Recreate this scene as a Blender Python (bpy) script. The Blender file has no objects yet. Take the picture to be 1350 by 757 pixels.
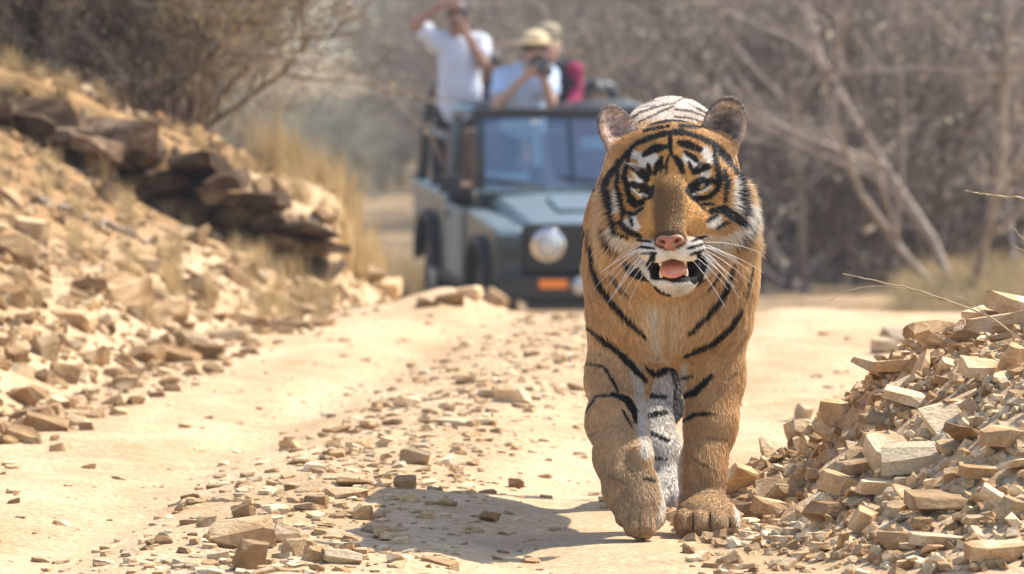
import bpy, bmesh, math, random
import numpy as np
from mathutils import Vector, Matrix, noise as mnoise
random.seed(7); rng = np.random.default_rng(7)
R = math.radians
scene = bpy.context.scene
col = scene.collection
# ------------------------------------------------------------------ camera, sky, sun
FPX, HCAM, YH, CX = 9000.0, 1.0, 105.0, 675.0      # focal length in photo pixels, eye height, horizon row
cam_data = bpy.data.cameras.new('camera'); cam = bpy.data.objects.new('camera', cam_data); col.objects.link(cam)
cam_data.sensor_width = 36.0; cam_data.lens = 36.0*FPX/1350.0
cam.location = (0, 0, HCAM)
cam.rotation_euler = (R(90)-math.atan((378.5-YH)/FPX), 0, 0)
cam_data.clip_start = 0.5; cam_data.clip_end = 2000
cam_data.dof.use_dof = True; cam_data.dof.focus_distance = 14.75; cam_data.dof.aperture_fstop = 8.6
scene.camera = cam
SUN = Vector((.78, .44, 1.12)).normalized()
world = bpy.data.worlds.new('World'); scene.world = world; world.use_nodes = True
wn = world.node_tree; bg = wn.nodes['Background']
sky = wn.nodes.new('ShaderNodeTexSky'); sky.sky_type = 'NISHITA'; sky.sun_disc = False
sky.sun_elevation = math.asin(SUN.z); sky.sun_rotation = math.atan2(SUN.x, SUN.y)
sky.air_density = 1.0; sky.dust_density = 1.0; sky.ozone_density = 1.0
wn.links.new(sky.outputs[0], bg.inputs[0]); bg.inputs[1].default_value = 0.15
sun_data = bpy.data.lights.new('sun', 'SUN'); sun = bpy.data.objects.new('sun', sun_data); col.objects.link(sun)
sun_data.energy = 4.2; sun_data.angle = R(.53); sun_data.color = (1, .93, .83)
sun.rotation_euler = SUN.to_track_quat('Z', 'Y').to_euler(); sun.location = (10, 10, 30)
vs = scene.view_settings; vs.view_transform = 'Standard'; vs.look = 'None'; vs.exposure = 1.04; vs.gamma = 1; vs.use_curve_mapping = False
scene.cycles.max_bounces = 8; scene.cycles.transparent_max_bounces = 24
scene.cycles.use_denoising = True
scene.cycles.sample_clamp_indirect = 6
# ------------------------------------------------------------------ helpers
def P(x, y, d):                      # photo pixel + distance (metres along the view) -> world point
    return np.array([(x-CX)*d/FPX, d, HCAM-(y-YH)*d/FPX])
def tag(o, label=None, cat=None, group=None, kind=None):
    if label: o['label'] = label
    if cat: o['category'] = cat
    if group: o['group'] = group
    if kind: o['kind'] = kind
    return o
def empty(name, loc=(0,0,0), rz=0, label=None, cat=None, group=None):
    o = bpy.data.objects.new(name, None); col.objects.link(o); o.location = loc; o.rotation_euler = (0,0,rz)
    o.empty_display_size = .2
    return tag(o, label, cat, group)
def link(name, me, mat=None, parent=None):
    o = bpy.data.objects.new(name, me); col.objects.link(o)
    if mat is not None and not me.materials: me.materials.append(mat)
    if parent is not None: o.parent = parent
    return o
def npmesh(name, V, F, cols=None, smooth=True):
    """V (n,3), F list of arrays (m,k) or one array; cols (n,3)"""
    me = bpy.data.meshes.new(name); V = np.asarray(V, np.float32)
    if isinstance(F, np.ndarray): F = [F]
    F = [np.asarray(f, np.int32) for f in F if len(f)]
    me.vertices.add(len(V)); me.vertices.foreach_set('co', V.ravel())
    lv = np.concatenate([f.ravel() for f in F]); tot = np.concatenate([np.full(len(f), f.shape[1], np.int32) for f in F])
    me.loops.add(len(lv)); me.loops.foreach_set('vertex_index', lv)
    st = np.concatenate([[0], np.cumsum(tot)[:-1]]).astype(np.int32)
    me.polygons.add(len(tot)); me.polygons.foreach_set('loop_start', st); me.polygons.foreach_set('loop_total', tot)
    me.polygons.foreach_set('use_smooth', np.full(len(tot), smooth, bool))
    if cols is not None:
        a = me.attributes.new('Col', 'FLOAT_COLOR', 'POINT')
        a.data.foreach_set('color', np.concatenate([np.asarray(cols, np.float32), np.ones((len(V),1), np.float32)], 1).ravel())
    me.update(calc_edges=True); me.validate()
    return me
# --- materials
def mat(name, base=(.5,.5,.5), rough=.7, metal=0, spec=.4, **kw):
    m = bpy.data.materials.new(name); m.use_nodes = True
    b = m.node_tree.nodes['Principled BSDF']
    b.inputs['Base Color'].default_value = (*base, 1); b.inputs['Roughness'].default_value = rough
    b.inputs['Metallic'].default_value = metal; b.inputs['Specular IOR Level'].default_value = spec
    for k, v in kw.items(): b.inputs[k.replace('_', ' ')].default_value = v
    return m
def nd(m, t, **kw):
    n = m.node_tree.nodes.new(t)
    for k, v in kw.items(): setattr(n, k, v)
    return n
def lk(m, a, b): m.node_tree.links.new(a, b)
def bsdf(m): return m.node_tree.nodes['Principled BSDF']
def noisy(m, c1, c2, scale=5, detail=6, bump=0.0, bscale=None, coord='Object', dist=.02, c3=None):
    """mix base colours by noise; optional bump"""
    tc = nd(m, 'ShaderNodeTexCoord'); n = nd(m, 'ShaderNodeTexNoise'); n.inputs['Scale'].default_value = scale; n.inputs['Detail'].default_value = detail
    lk(m, tc.outputs[coord], n.inputs['Vector'])
    r = nd(m, 'ShaderNodeValToRGB'); r.color_ramp.elements[0].position = .35; r.color_ramp.elements[1].position = .65
    r.color_ramp.elements[0].color = (*c1,1); r.color_ramp.elements[1].color = (*c2,1)
    if c3: e = r.color_ramp.elements.new(.5); e.color = (*c3,1)
    lk(m, n.outputs['Fac'], r.inputs['Fac']); lk(m, r.outputs[0], bsdf(m).inputs['Base Color'])
    if bump:
        n2 = nd(m, 'ShaderNodeTexNoise'); n2.inputs['Scale'].default_value = bscale or scale*4; n2.inputs['Detail'].default_value = 8
        lk(m, tc.outputs[coord], n2.inputs['Vector'])
        bp = nd(m, 'ShaderNodeBump'); bp.inputs['Strength'].default_value = bump; bp.inputs['Distance'].default_value = dist
        lk(m, n2.outputs['Fac'], bp.inputs['Height']); lk(m, bp.outputs[0], bsdf(m).inputs['Normal'])
    return r
def colmat(name, rough=.7, spec=.3, trans=0.0, jitter=0):
    """base colour from the mesh's own per-vertex pattern"""
    m = mat(name, rough=rough, spec=spec); a = nd(m, 'ShaderNodeAttribute', attribute_name='Col')
    src = a.outputs['Color']
    if jitter:
        oi = nd(m, 'ShaderNodeObjectInfo'); h = nd(m, 'ShaderNodeHueSaturation')
        mr = nd(m, 'ShaderNodeMapRange'); mr.inputs['To Min'].default_value = 1-jitter; mr.inputs['To Max'].default_value = 1+jitter
        lk(m, oi.outputs['Random'], mr.inputs['Value']); lk(m, mr.outputs[0], h.inputs['Value']); lk(m, src, h.inputs['Color']); src = h.outputs[0]
    lk(m, src, bsdf(m).inputs['Base Color'])
    if trans:
        t = nd(m, 'ShaderNodeBsdfTranslucent'); lk(m, src, t.inputs['Color'])
        mx = nd(m, 'ShaderNodeMixShader'); mx.inputs[0].default_value = trans
        lk(m, bsdf(m).outputs[0], mx.inputs[1]); lk(m, t.outputs[0], mx.inputs[2])
        lk(m, mx.outputs[0], m.node_tree.nodes['Material Output'].inputs['Surface'])
    return m
# --- value noise in numpy
_perm = np.random.default_rng(3).random(65536).astype(np.float32)
def vnoise(p):
    p = np.asarray(p, np.float64); i = np.floor(p).astype(np.int64); f = p-i; f = f*f*(3-2*f)
    def h(ix, iy, iz): return _perm[(ix*73856093 ^ iy*19349663 ^ iz*83492791) & 65535]
    x, y, z = i[...,0], i[...,1], i[...,2]; fx, fy, fz = f[...,0], f[...,1], f[...,2]
    def l(a, b, t): return a+(b-a)*t
    return l(l(l(h(x,y,z),h(x+1,y,z),fx), l(h(x,y+1,z),h(x+1,y+1,z),fx), fy),
             l(l(h(x,y,z+1),h(x+1,y,z+1),fx), l(h(x,y+1,z+1),h(x+1,y+1,z+1),fx), fy), fz)*2-1
def fbm(p, oct=4):
    s = 0; a = 1; t = 0; p = np.asarray(p, np.float64)
    for k in range(oct): s = s+a*vnoise(p*2**k+17.3*k); t += a; a *= .5
    return s/t
# --- signed-distance bodies meshed by surface nets: one continuous skin
class SDF:
    def __init__(s, xf=None): s.p = []; s.M = np.eye(4) if xf is None else xf
    def _w(s, p): return (s.M[:3,:3] @ np.asarray(p, float)) + s.M[:3,3]
    def cone(s, a, b, ra, rb, k=.03, g=0, op=1): s.p.append(('c', s._w(a), s._w(b), ra, rb, k, g, op)); return s
    def ell(s, c, r, rot=(0,0,0), k=.03, g=0, op=1):
        from mathutils import Euler
        rm = s.M[:3,:3] @ np.array(Euler(rot).to_matrix()); s.p.append(('e', s._w(c), np.asarray(r, float), rm, None, k, g, op)); return s
    def chain(s, pts, k=.03, g=0):
        for (a, ra), (b, rb) in zip(pts[:-1], pts[1:]): s.cone(a, b, ra, rb, k, g)
        return s
    def dist(s, q, X, Y, Z):
        if q[0] == 'c':
            a, b, ra, rb = q[1:5]; ab = b-a; L = ab@ab+1e-12
            px, py, pz = X-a[0], Y-a[1], Z-a[2]
            t = np.clip((px*ab[0]+py*ab[1]+pz*ab[2])/L, 0, 1)
            return np.sqrt((px-t*ab[0])**2+(py-t*ab[1])**2+(pz-t*ab[2])**2)-(ra+t*(rb-ra))
        c, r, rm = q[1:4]; px, py, pz = X-c[0], Y-c[1], Z-c[2]
        u = [px*rm[0,i]+py*rm[1,i]+pz*rm[2,i] for i in range(3)]
        k0 = np.sqrt((u[0]/r[0])**2+(u[1]/r[1])**2+(u[2]/r[2])**2)
        k1 = np.sqrt((u[0]/r[0]**2)**2+(u[1]/r[1]**2)**2+(u[2]/r[2]**2)**2)+1e-9
        return k0*(k0-1)/k1
    def bbox(s, q):
        if q[0] == 'c': return np.minimum(q[1]-q[3], q[2]-q[4]), np.maximum(q[1]+q[3], q[2]+q[4])
        e = np.sqrt((q[3]**2) @ (q[2]**2)); return q[1]-e, q[1]+e
    @staticmethod
    def comb(d, di, k, op):
        if op > 0:
            h = np.maximum(k-np.abs(d-di), 0)/k; return np.minimum(d, di)-h*h*k*.25
        di = -di; h = np.maximum(k-np.abs(d-di), 0)/k; return np.maximum(d, di)+h*h*k*.25
    def bounds(s):
        lo = np.min([s.bbox(q)[0] for q in s.p if q[7] > 0], 0); hi = np.max([s.bbox(q)[1] for q in s.p if q[7] > 0], 0); return lo, hi
    def grid(s, xs, ys, zs):
        D = np.full((len(xs), len(ys), len(zs)), .12, np.float32)
        for q in s.p:
            lo, hi = s.bbox(q); m = q[5]+.03
            sl = []
            for A, l, h in ((xs, lo[0], hi[0]), (ys, lo[1], hi[1]), (zs, lo[2], hi[2])):
                sl.append(slice(max(0, np.searchsorted(A, l-m)-1), min(len(A), np.searchsorted(A, h+m)+1)))
            if any(c.start >= c.stop for c in sl): continue
            X = xs[sl[0]][:,None,None]; Y = ys[sl[1]][None,:,None]; Z = zs[sl[2]][None,None,:]
            sub = D[sl[0], sl[1], sl[2]]
            D[sl[0], sl[1], sl[2]] = s.comb(sub, s.dist(q, X, Y, Z).astype(np.float32), q[5], q[7])
        return D
    def at(s, pts):
        d = np.full(len(pts), .5)
        for q in s.p: d = s.comb(d, s.dist(q, pts[:,0], pts[:,1], pts[:,2]), q[5], q[7])
        return d
    def groups(s, pts):
        best = np.full(len(pts), 9.); gi = np.zeros(len(pts), int)
        for q in s.p:
            if q[7] < 0: continue
            d = s.dist(q, pts[:,0], pts[:,1], pts[:,2]); m = d < best; best[m] = d[m]; gi[m] = q[6]
        return gi
    def normals(s, pts, e=.003):
        g = np.stack([s.at(pts+np.eye(3)[i]*e)-s.at(pts-np.eye(3)[i]*e) for i in range(3)], 1)
        return g/(np.linalg.norm(g, axis=1, keepdims=True)+1e-9)
    def nets(s, h=.01, axes=None):
        if axes is None:
            lo, hi = s.bounds(); axes = [np.arange(l-3*h, u+4*h, h) for l, u in zip(lo, hi)]
        xs, ys, zs = axes; D = s.grid(xs, ys, zs); I = D < 0
        n = (len(xs)-1, len(ys)-1, len(zs)-1)
        cnt = np.zeros(n, np.float32); acc = np.zeros(n+(3,), np.float32)
        C = [np.asarray(a, np.float32) for a in axes]
        for ax in range(3):
            sh0 = [slice(None)]*3; sh1 = [slice(None)]*3; sh0[ax] = slice(0,-1); sh1[ax] = slice(1,None)
            d0, d1 = D[tuple(sh0)], D[tuple(sh1)]; cr = I[tuple(sh0)] != I[tuple(sh1)]
            ii = np.argwhere(cr); t = d0[cr]/(d0[cr]-d1[cr]+1e-12)
            pos = np.stack([C[a][ii[:,a]] for a in range(3)], 1); pos[:,ax] += t*(C[ax][ii[:,ax]+1]-C[ax][ii[:,ax]])
            o = [a for a in range(3) if a != ax]
            for da in (0,-1):
                for db in (0,-1):
                    jj = ii.copy(); jj[:,o[0]] += da; jj[:,o[1]] += db
                    ok = np.all((jj >= 0) & (jj < np.array(n)), 1); j = jj[ok]
                    np.add.at(cnt, tuple(j.T), 1); np.add.at(acc, tuple(j.T), pos[ok])
        act = cnt > 0; idx = np.full(n, -1, np.int64); idx[act] = np.arange(act.sum())
        V = acc[act]/cnt[act][:,None]; F = []
        for ax in range(3):
            sh0 = [slice(None)]*3; sh1 = [slice(None)]*3; sh0[ax] = slice(0,-1); sh1[ax] = slice(1,None)
            a0, a1 = I[tuple(sh0)], I[tuple(sh1)]; ii = np.argwhere(a0 != a1)
            b, c = (ax+1)%3, (ax+2)%3
            ii = ii[(ii[:,b] > 0) & (ii[:,c] > 0) & (ii[:,b] < n[b]) & (ii[:,c] < n[c])]
            q = []
            for db, dc in ((0,0),(-1,0),(-1,-1),(0,-1)):
                jj = ii.copy(); jj[:,b] += db; jj[:,c] += dc; q.append(idx[tuple(jj.T)])
            q = np.stack(q, 1); fl = a0[tuple(ii.T)]; q[~fl] = q[~fl][:,::-1]
            F.append(q)
        F = np.concatenate(F); F = F[(F >= 0).all(1)]
        return V.astype(np.float64), F
def polyd(x, y, pts):
    """distance from points to a 2-D polyline, and the parameter along it"""
    best = np.full(len(x), 1e9); tp = np.zeros(len(x)); n = len(pts)-1
    for i in range(n):
        ax, ay = pts[i]; bx, by = pts[i+1]; dx, dy = bx-ax, by-ay
        t = np.clip(((x-ax)*dx+(y-ay)*dy)/(dx*dx+dy*dy+1e-9), 0, 1)
        d = np.hypot(x-ax-t*dx, y-ay-t*dy); m = d < best; best[m] = d[m]; tp[m] = (i+t[m])/n
    return best, tp
def tube_mesh(name, paths, sides=6, smooth=True):
    """paths: list of (points (n,3), radii)"""
    V = []; F = []; off = 0
    for pts, rad in paths:
        pts = np.asarray(pts, float); n = len(pts); rad = np.broadcast_to(np.asarray(rad, float), (n,))
        T = np.gradient(pts, axis=0); T /= np.linalg.norm(T, axis=1, keepdims=True)+1e-9
        ref = np.array([0,0,1.]) if abs(T[0,2]) < .9 else np.array([1.,0,0])
        A = np.cross(T, ref); A /= np.linalg.norm(A, axis=1, keepdims=True)+1e-9; B = np.cross(T, A)
        an = np.arange(sides)*2*np.pi/sides
        V.append((pts[:,None]+rad[:,None,None]*(A[:,None]*np.cos(an)[None,:,None]+B[:,None]*np.sin(an)[None,:,None])).reshape(-1,3))
        i = np.arange(n-1)[:,None]*sides; j = np.arange(sides)[None]; j2 = (j+1)%sides
        F.append((off+np.stack([i+j, i+j2, i+sides+j2, i+sides+j], -1)).reshape(-1,4))
        off += n*sides
    return npmesh(name, np.concatenate(V), np.concatenate(F), smooth=smooth)
# ------------------------------------------------------------------ terrain
def sstep(a, b, x): t = np.clip((x-a)/(b-a), 0, 1); return t*t*(3-2*t)
def foot_x(y): return np.interp(y, [5,15,18,20,24,28,30,32,34,37,45,60,90], [-3.2,-2.1,-1.62,-1.46,-1.27,-1.04,-.80,-.52,-.50,-.80,-1.4,-3,-6])
HEAP_C = (1.9, 15.6)
def heap_z(x, y):
    r = np.hypot(x-HEAP_C[0], (y-HEAP_C[1])*.55) + .05*vnoise(np.stack([x*4, y*4, x*0], -1))
    return np.interp(r, [0,.74,1.0,1.10,1.19,1.29,1.42,1.58], [.57,.46,.36,.275,.195,.12,.05,0])
def ridge_x(y): return np.interp(y, [13,13.8,16.8,21.7,28.6,34], [-.56,-.53,-.38,-.08,.36,.6])
def ground_z(x, y, fine=True):
    x = np.asarray(x, float); y = np.asarray(y, float)
    s = foot_x(y)-x; sp = np.maximum(s, 0)
    near = 1-sstep(40, 60, y)
    z = near*(np.minimum(sp, 1.5)*.50 + np.clip(sp-1.5, 0, 6)*.22)*sstep(10,16,y)
    z = z + near*.27*sstep(30.75,31.05,y)*sstep(-.72,-.85,x)
    z = z + .12*np.exp(-((x+.24)**2/.05+(y-29.6)**2/1.2)) + .05*np.exp(-((x+.55)**2/.10+(y-29.5)**2/1.6))
    # right verge
    sr = np.maximum(x-(1.45+.0*y), 0); z = z + near*np.clip(sr,0,3)*.05
    z = z + .05*np.exp(-((x-1.2)**2/.2+(y-29)**2/2))
    z = z - 1.02*sstep(0, 1, (y-27.5-3.5*sstep(-.15,.3,s))/18.5)*(1-.5*sstep(1.5,5,sp)) 
    z = z + .061*np.clip(y-47.6,0,5) - .30*sstep(56,66,y)
    z = z + np.clip(y-60,0,400)*.004 + 1.2*sstep(110,300,y)
    z = z + heap_z(x, y)
    # wheel ruts and shallow hollows
    if fine:
        q = np.stack([x, y, x*0], -1); n1 = fbm(q*np.array([1.6,.8,1]), 4)
        z = z + .016*n1 + .010*fbm(q*7, 3)*sstep(60,35,y) + .05*fbm(q*np.array([2.2,1.5,1])+9, 4)*sstep(.0,.5,sp)*near
        z = z - .03*np.exp(-((x-ridge_x(y)+.50)/.16)**2)*sstep(34,28,y) - .03*np.exp(-((x-ridge_x(y)-.55)/.16)**2)*sstep(34,28,y)
        cr = np.exp(-((x-ridge_x(y))/.30)**2)*sstep(34,29,y); z = z + cr*(.022+.022*fbm(q*np.array([9,6,1])+3, 4))
        z = z + .0035*fbm(q*16, 3)*sstep(32,22,y)
        # keep the paws on level earth
        w = np.exp(-(((x-.35)/.35)**2+((y-15.3)/1.0)**2)**2); z = z*(1-w)
    return z
def build_ground():
    def ax(lo, hi, a, b, h, g):
        out = list(np.arange(a, b, h)); st = h; v = b
        while v < hi: out.append(v); st *= g; v += st
        out.append(hi); st = h; v = a; l = []
        while v > lo: st *= g; v -= st; l.append(v)
        return np.array(sorted(l+out))
    xs = ax(-260, 260, -3.2, 2.2, .028, 1.12); ys = ax(-30, 700, 13.2, 33, .028, 1.06)
    X, Y = np.meshgrid(xs, ys, indexing='ij'); Z = ground_z(X, Y)
    V = np.stack([X, Y, Z], -1).reshape(-1,3); ny = len(ys)
    i = (np.arange(len(xs)-1)[:,None]*ny+np.arange(ny-1)[None]).ravel()
    F = np.stack([i, i+ny, i+ny+1, i+1], 1)
    m = mat('dusty_earth', (.45,.34,.2), .95, spec=.1)
    nt = m.node_tree; tc = nd(m, 'ShaderNodeTexCoord')
    def nz(sc, det=6, dis=0, st=None):
        n = nd(m, 'ShaderNodeTexNoise'); n.inputs['Scale'].default_value = sc; n.inputs['Detail'].default_value = det; n.inputs['Distortion'].default_value = dis
        if st:
            mp = nd(m, 'ShaderNodeMapping'); mp.inputs['Scale'].default_value = st; lk(m, tc.outputs['Object'], mp.inputs['Vector']); lk(m, mp.outputs[0], n.inputs['Vector'])
        else: lk(m, tc.outputs['Object'], n.inputs['Vector'])
        return n
    big = nz(1.0, 6, .3, (2.6,.45,1)); mid = nz(6, 8, .6); fin = nz(60, 6); peb = nd(m, 'ShaderNodeTexVoronoi'); peb.inputs['Scale'].default_value = 42; lk(m, tc.outputs['Object'], peb.inputs['Vector'])
    def ramp(src, p0, c0, p1, c1):
        r = nd(m, 'ShaderNodeValToRGB'); e = r.color_ramp.elements; e[0].position, e[1].position = p0, p1; e[0].color = (*c0,1); e[1].color = (*c1,1); lk(m, src, r.inputs[0]); return r
    def mixc(a, b, f, mode='MIX'):
        x = nd(m, 'ShaderNodeMix', data_type='RGBA', blend_type=mode)
        if isinstance(f, float): x.inputs[0].default_value = f
        else: lk(m, f, x.inputs[0])
        lk(m, a, x.inputs[6]); lk(m, b, x.inputs[7]); return x.outputs[2]
    c = ramp(mid.outputs[0], .33, (.43,.27,.135), .66, (.57,.41,.245)).outputs[0]
    c = mixc(c, ramp(big.outputs[0], .38, (.42,.265,.135), .62, (.64,.47,.295)).outputs[0], .5)
    c = mixc(c, ramp(fin.outputs[0], .3, (.58,.53,.48), .6, (1,1,1)).outputs[0], .75, 'MULTIPLY')
    pf = ramp(peb.outputs['Distance'], .10, (.55,.55,.55), .30, (0,0,0)); 
    c = mixc(c, ramp(peb.outputs['Color'], .2, (.33,.24,.15), .9, (.60,.49,.35)).outputs[0], pf.outputs[0])
    # far ground turns to dry grass and leaf litter
    sx = nd(m, 'ShaderNodeSeparateXYZ'); lk(m, tc.outputs['Object'], sx.inputs[0])
    mr = nd(m, 'ShaderNodeMapRange'); mr.inputs['From Min'].default_value = 46; mr.inputs['From Max'].default_value = 60; lk(m, sx.outputs[1], mr.inputs[0])
    gr = ramp(nz(1.5, 6).outputs[0], .35, (.12,.085,.05), .65, (.30,.21,.11)).outputs[0]
    c = mixc(c, gr, mr.outputs[0])
    ba = nd(m, 'ShaderNodeAttribute', attribute_name='bank'); br = ramp(nz(4, 8, .5).outputs[0], .35, (.19,.105,.045), .65, (.36,.22,.10)).outputs[0]; c = mixc(c, br, ba.outputs['Fac'])
    ga = nd(m, 'ShaderNodeAttribute', attribute_name='grit'); gm2 = nd(m, 'ShaderNodeMath', operation='MULTIPLY'); lk(m, ga.outputs['Fac'], gm2.inputs[0]); lk(m, ramp(nz(11, 8, .4).outputs[0], .4, (0,0,0), .6, (.8,.8,.8)).outputs[0], gm2.inputs[1]); c = mixc(c, ramp(nz(45,6).outputs[0], .35, (.27,.18,.095), .65, (.50,.37,.22)).outputs[0], gm2.outputs[0])
    lk(m, c, bsdf(m).inputs['Base Color'])
    mth = nd(m, 'ShaderNodeMath', operation='ADD'); lk(m, mid.outputs[0], mth.inputs[0]); lk(m, fin.outputs[0], mth.inputs[1])
    pm = nd(m, 'ShaderNodeMath', operation='MULTIPLY'); pm.inputs[1].default_value = .3; lk(m, peb.outputs['Distance'], pm.inputs[0]); m2 = nd(m, 'ShaderNodeMath', operation='SUBTRACT'); lk(m, mth.outputs[0], m2.inputs[0]); lk(m, pm.outputs[0], m2.inputs[1])
    bp = nd(m, 'ShaderNodeBump'); bp.inputs['Strength'].default_value = .6; bp.inputs['Distance'].default_value = .012
    lk(m, m2.outputs[0], bp.inputs['Height']); lk(m, bp.outputs[0], bsdf(m).inputs['Normal'])
    me = npmesh('ground', V, F); bk = (sstep(.25,.9,foot_x(Y)-X)*sstep(44,40,Y)*sstep(15,18,Y)).ravel(); a = me.attributes.new('bank', 'FLOAT', 'POINT'); a.data.foreach_set('value', bk.astype(np.float32))
    gr_ = (np.exp(-((X-ridge_x(Y))/.34)**2)*sstep(34,29,Y)).ravel(); a = me.attributes.new('grit', 'FLOAT', 'POINT'); a.data.foreach_set('value', gr_.astype(np.float32))
    g = link('ground', me, m); tag(g, kind='structure')
build_ground()
# ------------------------------------------------------------------ stones
def rock_mesh(rs, kind='slab'):
    bm = bmesh.new(); bmesh.ops.create_cube(bm, size=2)
    if kind == 'slab': ncut, lo = rs.integers(7,12), .52
    else: ncut, lo = rs.integers(9,14), .56
    for k in range(ncut):
        n = rs.normal(size=3); n[2] *= .38 if kind == 'slab' else 1; n /= np.linalg.norm(n)
        ext = np.abs(n).sum(); d = ext*(lo+.28*rs.random())
        bmesh.ops.bisect_plane(bm, geom=bm.verts[:]+bm.edges[:]+bm.faces[:], plane_co=Vector(n*d), plane_no=Vector(n), clear_outer=True)
        ed = [e for e in bm.edges if len(e.link_faces) < 2]
        if ed: bmesh.ops.contextual_create(bm, geom=ed)
    bmesh.ops.recalc_face_normals(bm, faces=bm.faces[:])
    for v in bm.verts: v.co += Vector(rs.normal(0,.03,3))
    bmesh.ops.remove_doubles(bm, verts=bm.verts[:], dist=.04)
    mx = np.abs(np.array([v.co for v in bm.verts])).max(0)
    for v in bm.verts: v.co = Vector((v.co.x/mx[0], v.co.y/mx[1], v.co.z/mx[2]))
    me = bpy.data.meshes.new('stone'); bm.to_mesh(me); bm.free(); return me
def stone_mat(name, a, b, c, jit=.30):
    m = mat(name, b, .92, spec=.12)
    tc = nd(m, 'ShaderNodeTexCoord'); gm = nd(m, 'ShaderNodeNewGeometry'); n = nd(m, 'ShaderNodeTexNoise'); n.inputs['Scale'].default_value = 9; n.inputs['Detail'].default_value = 7; n.inputs['Distortion'].default_value = .8
    lk(m, gm.outputs['Position'], n.inputs['Vector'])
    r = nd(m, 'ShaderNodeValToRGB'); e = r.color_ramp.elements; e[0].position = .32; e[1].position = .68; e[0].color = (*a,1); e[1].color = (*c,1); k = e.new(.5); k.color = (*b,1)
    oi = nd(m, 'ShaderNodeObjectInfo'); at_ = nd(m, 'ShaderNodeAttribute', attribute_name='rnd')
    ad = nd(m, 'ShaderNodeMath', operation='ADD'); lk(m, oi.outputs['Random'], ad.inputs[0]); lk(m, at_.outputs['Fac'], ad.inputs[1])
    fr = nd(m, 'ShaderNodeMath', operation='FRACT'); lk(m, ad.outputs[0], fr.inputs[0])
    mr = nd(m, 'ShaderNodeMapRange'); mr.inputs['To Min'].default_value = -.17; mr.inputs['To Max'].default_value = .17; lk(m, fr.outputs[0], mr.inputs[0])
    a2 = nd(m, 'ShaderNodeMath', operation='ADD'); lk(m, n.outputs[0], a2.inputs[0]); lk(m, mr.outputs[0], a2.inputs[1]); lk(m, a2.outputs[0], r.inputs[0])
    hs = nd(m, 'ShaderNodeHueSaturation'); m3 = nd(m, 'ShaderNodeMapRange'); m3.inputs['To Min'].default_value = 1-jit; m3.inputs['To Max'].default_value = 1+jit
    f2 = nd(m, 'ShaderNodeMath', operation='MULTIPLY'); f2.inputs[1].default_value = 7.31; lk(m, fr.outputs[0], f2.inputs[0]); f3 = nd(m, 'ShaderNodeMath', operation='FRACT'); lk(m, f2.outputs[0], f3.inputs[0])
    lk(m, f3.outputs[0], m3.inputs[0]); lk(m, m3.outputs[0], hs.inputs['Value']); lk(m, r.outputs[0], hs.inputs['Color'])
    fn = nd(m, 'ShaderNodeTexNoise'); fn.inputs['Scale'].default_value = 130; fn.inputs['Detail'].default_value = 5; lk(m, gm.outputs['Position'], fn.inputs['Vector'])
    fr2 = nd(m, 'ShaderNodeValToRGB'); fr2.color_ramp.elements[0].position = .3; fr2.color_ramp.elements[0].color = (.68,.66,.63,1); fr2.color_ramp.elements[1].position = .62; lk(m, fn.outputs[0], fr2.inputs[0])
    mu = nd(m, 'ShaderNodeMix', data_type='RGBA', blend_type='MULTIPLY'); mu.inputs[0].default_value = .8; lk(m, hs.outputs[0], mu.inputs[6]); lk(m, fr2.outputs[0], mu.inputs[7])
    lk(m, mu.outputs[2], bsdf(m).inputs['Base Color'])
    cn = nd(m, 'ShaderNodeTexNoise'); cn.inputs['Scale'].default_value = 34; cn.inputs['Detail'].default_value = 9; cn.inputs['Roughness'].default_value = .62; cn.inputs['Distortion'].default_value = .5; mp_ = nd(m, 'ShaderNodeMapping'); mp_.inputs['Scale'].default_value = (1,1,2.6); lk(m, gm.outputs['Position'], mp_.inputs['Vector']); lk(m, mp_.outputs[0], cn.inputs['Vector'])
    s = nd(m, 'ShaderNodeMath', operation='MULTIPLY_ADD'); s.inputs[1].default_value = 1.6; lk(m, cn.outputs[0], s.inputs[0]); lk(m, n.outputs[0], s.inputs[2])
    bp = nd(m, 'ShaderNodeBump'); bp.inputs['Strength'].default_value = .6; bp.inputs['Distance'].default_value = .007; lk(m, s.outputs[0], bp.inputs['Height']); lk(m, bp.outputs[0], bsdf(m).inputs['Normal'])
    return m
MST = stone_mat('pale_sandstone', (.35,.21,.10), (.52,.355,.19), (.66,.515,.335))
MLED = stone_mat('weathered_shaded_sandstone', (.07,.040,.021), (.15,.092,.052), (.32,.23,.15))  # shade on the ledge face painted in as darker stone tones
MBK = stone_mat('earthy_sandstone', (.25,.145,.065), (.38,.245,.12), (.56,.41,.24))
rs_ = np.random.default_rng(21)
SLABS = [rock_mesh(rs_, 'slab') for _ in range(18)]; LUMPS = [rock_mesh(rs_, 'lump') for _ in range(12)]
for me in SLABS+LUMPS: me.materials.append(MST)
BANKM = [rock_mesh(rs_, k) for k in ['slab','lump']*9]
for me in BANKM: me.materials.append(MBK)
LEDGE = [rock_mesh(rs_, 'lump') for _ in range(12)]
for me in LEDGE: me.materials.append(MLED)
_gx = np.arange(-4, 3, .025); _gy = np.arange(12.5, 47, .025); _gz = ground_z(*np.meshgrid(_gx, _gy, indexing='ij')); _hz = heap_z(*np.meshgrid(_gx, _gy, indexing='ij'))
def _bil(A, x, y):
    fx = min(max((x+4)/.025, 0), len(_gx)-2.001); fy = min(max((y-12.5)/.025, 0), len(_gy)-2.001); i, j = int(fx), int(fy); a, b = fx-i, fy-j
    return float((A[i,j]*(1-a)+A[i+1,j]*a)*(1-b)+(A[i,j+1]*(1-a)+A[i+1,j+1]*a)*b)
def g1(x, y): return _bil(_gz, x, y)
def h1(x, y): return _bil(_hz, x, y)
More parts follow.
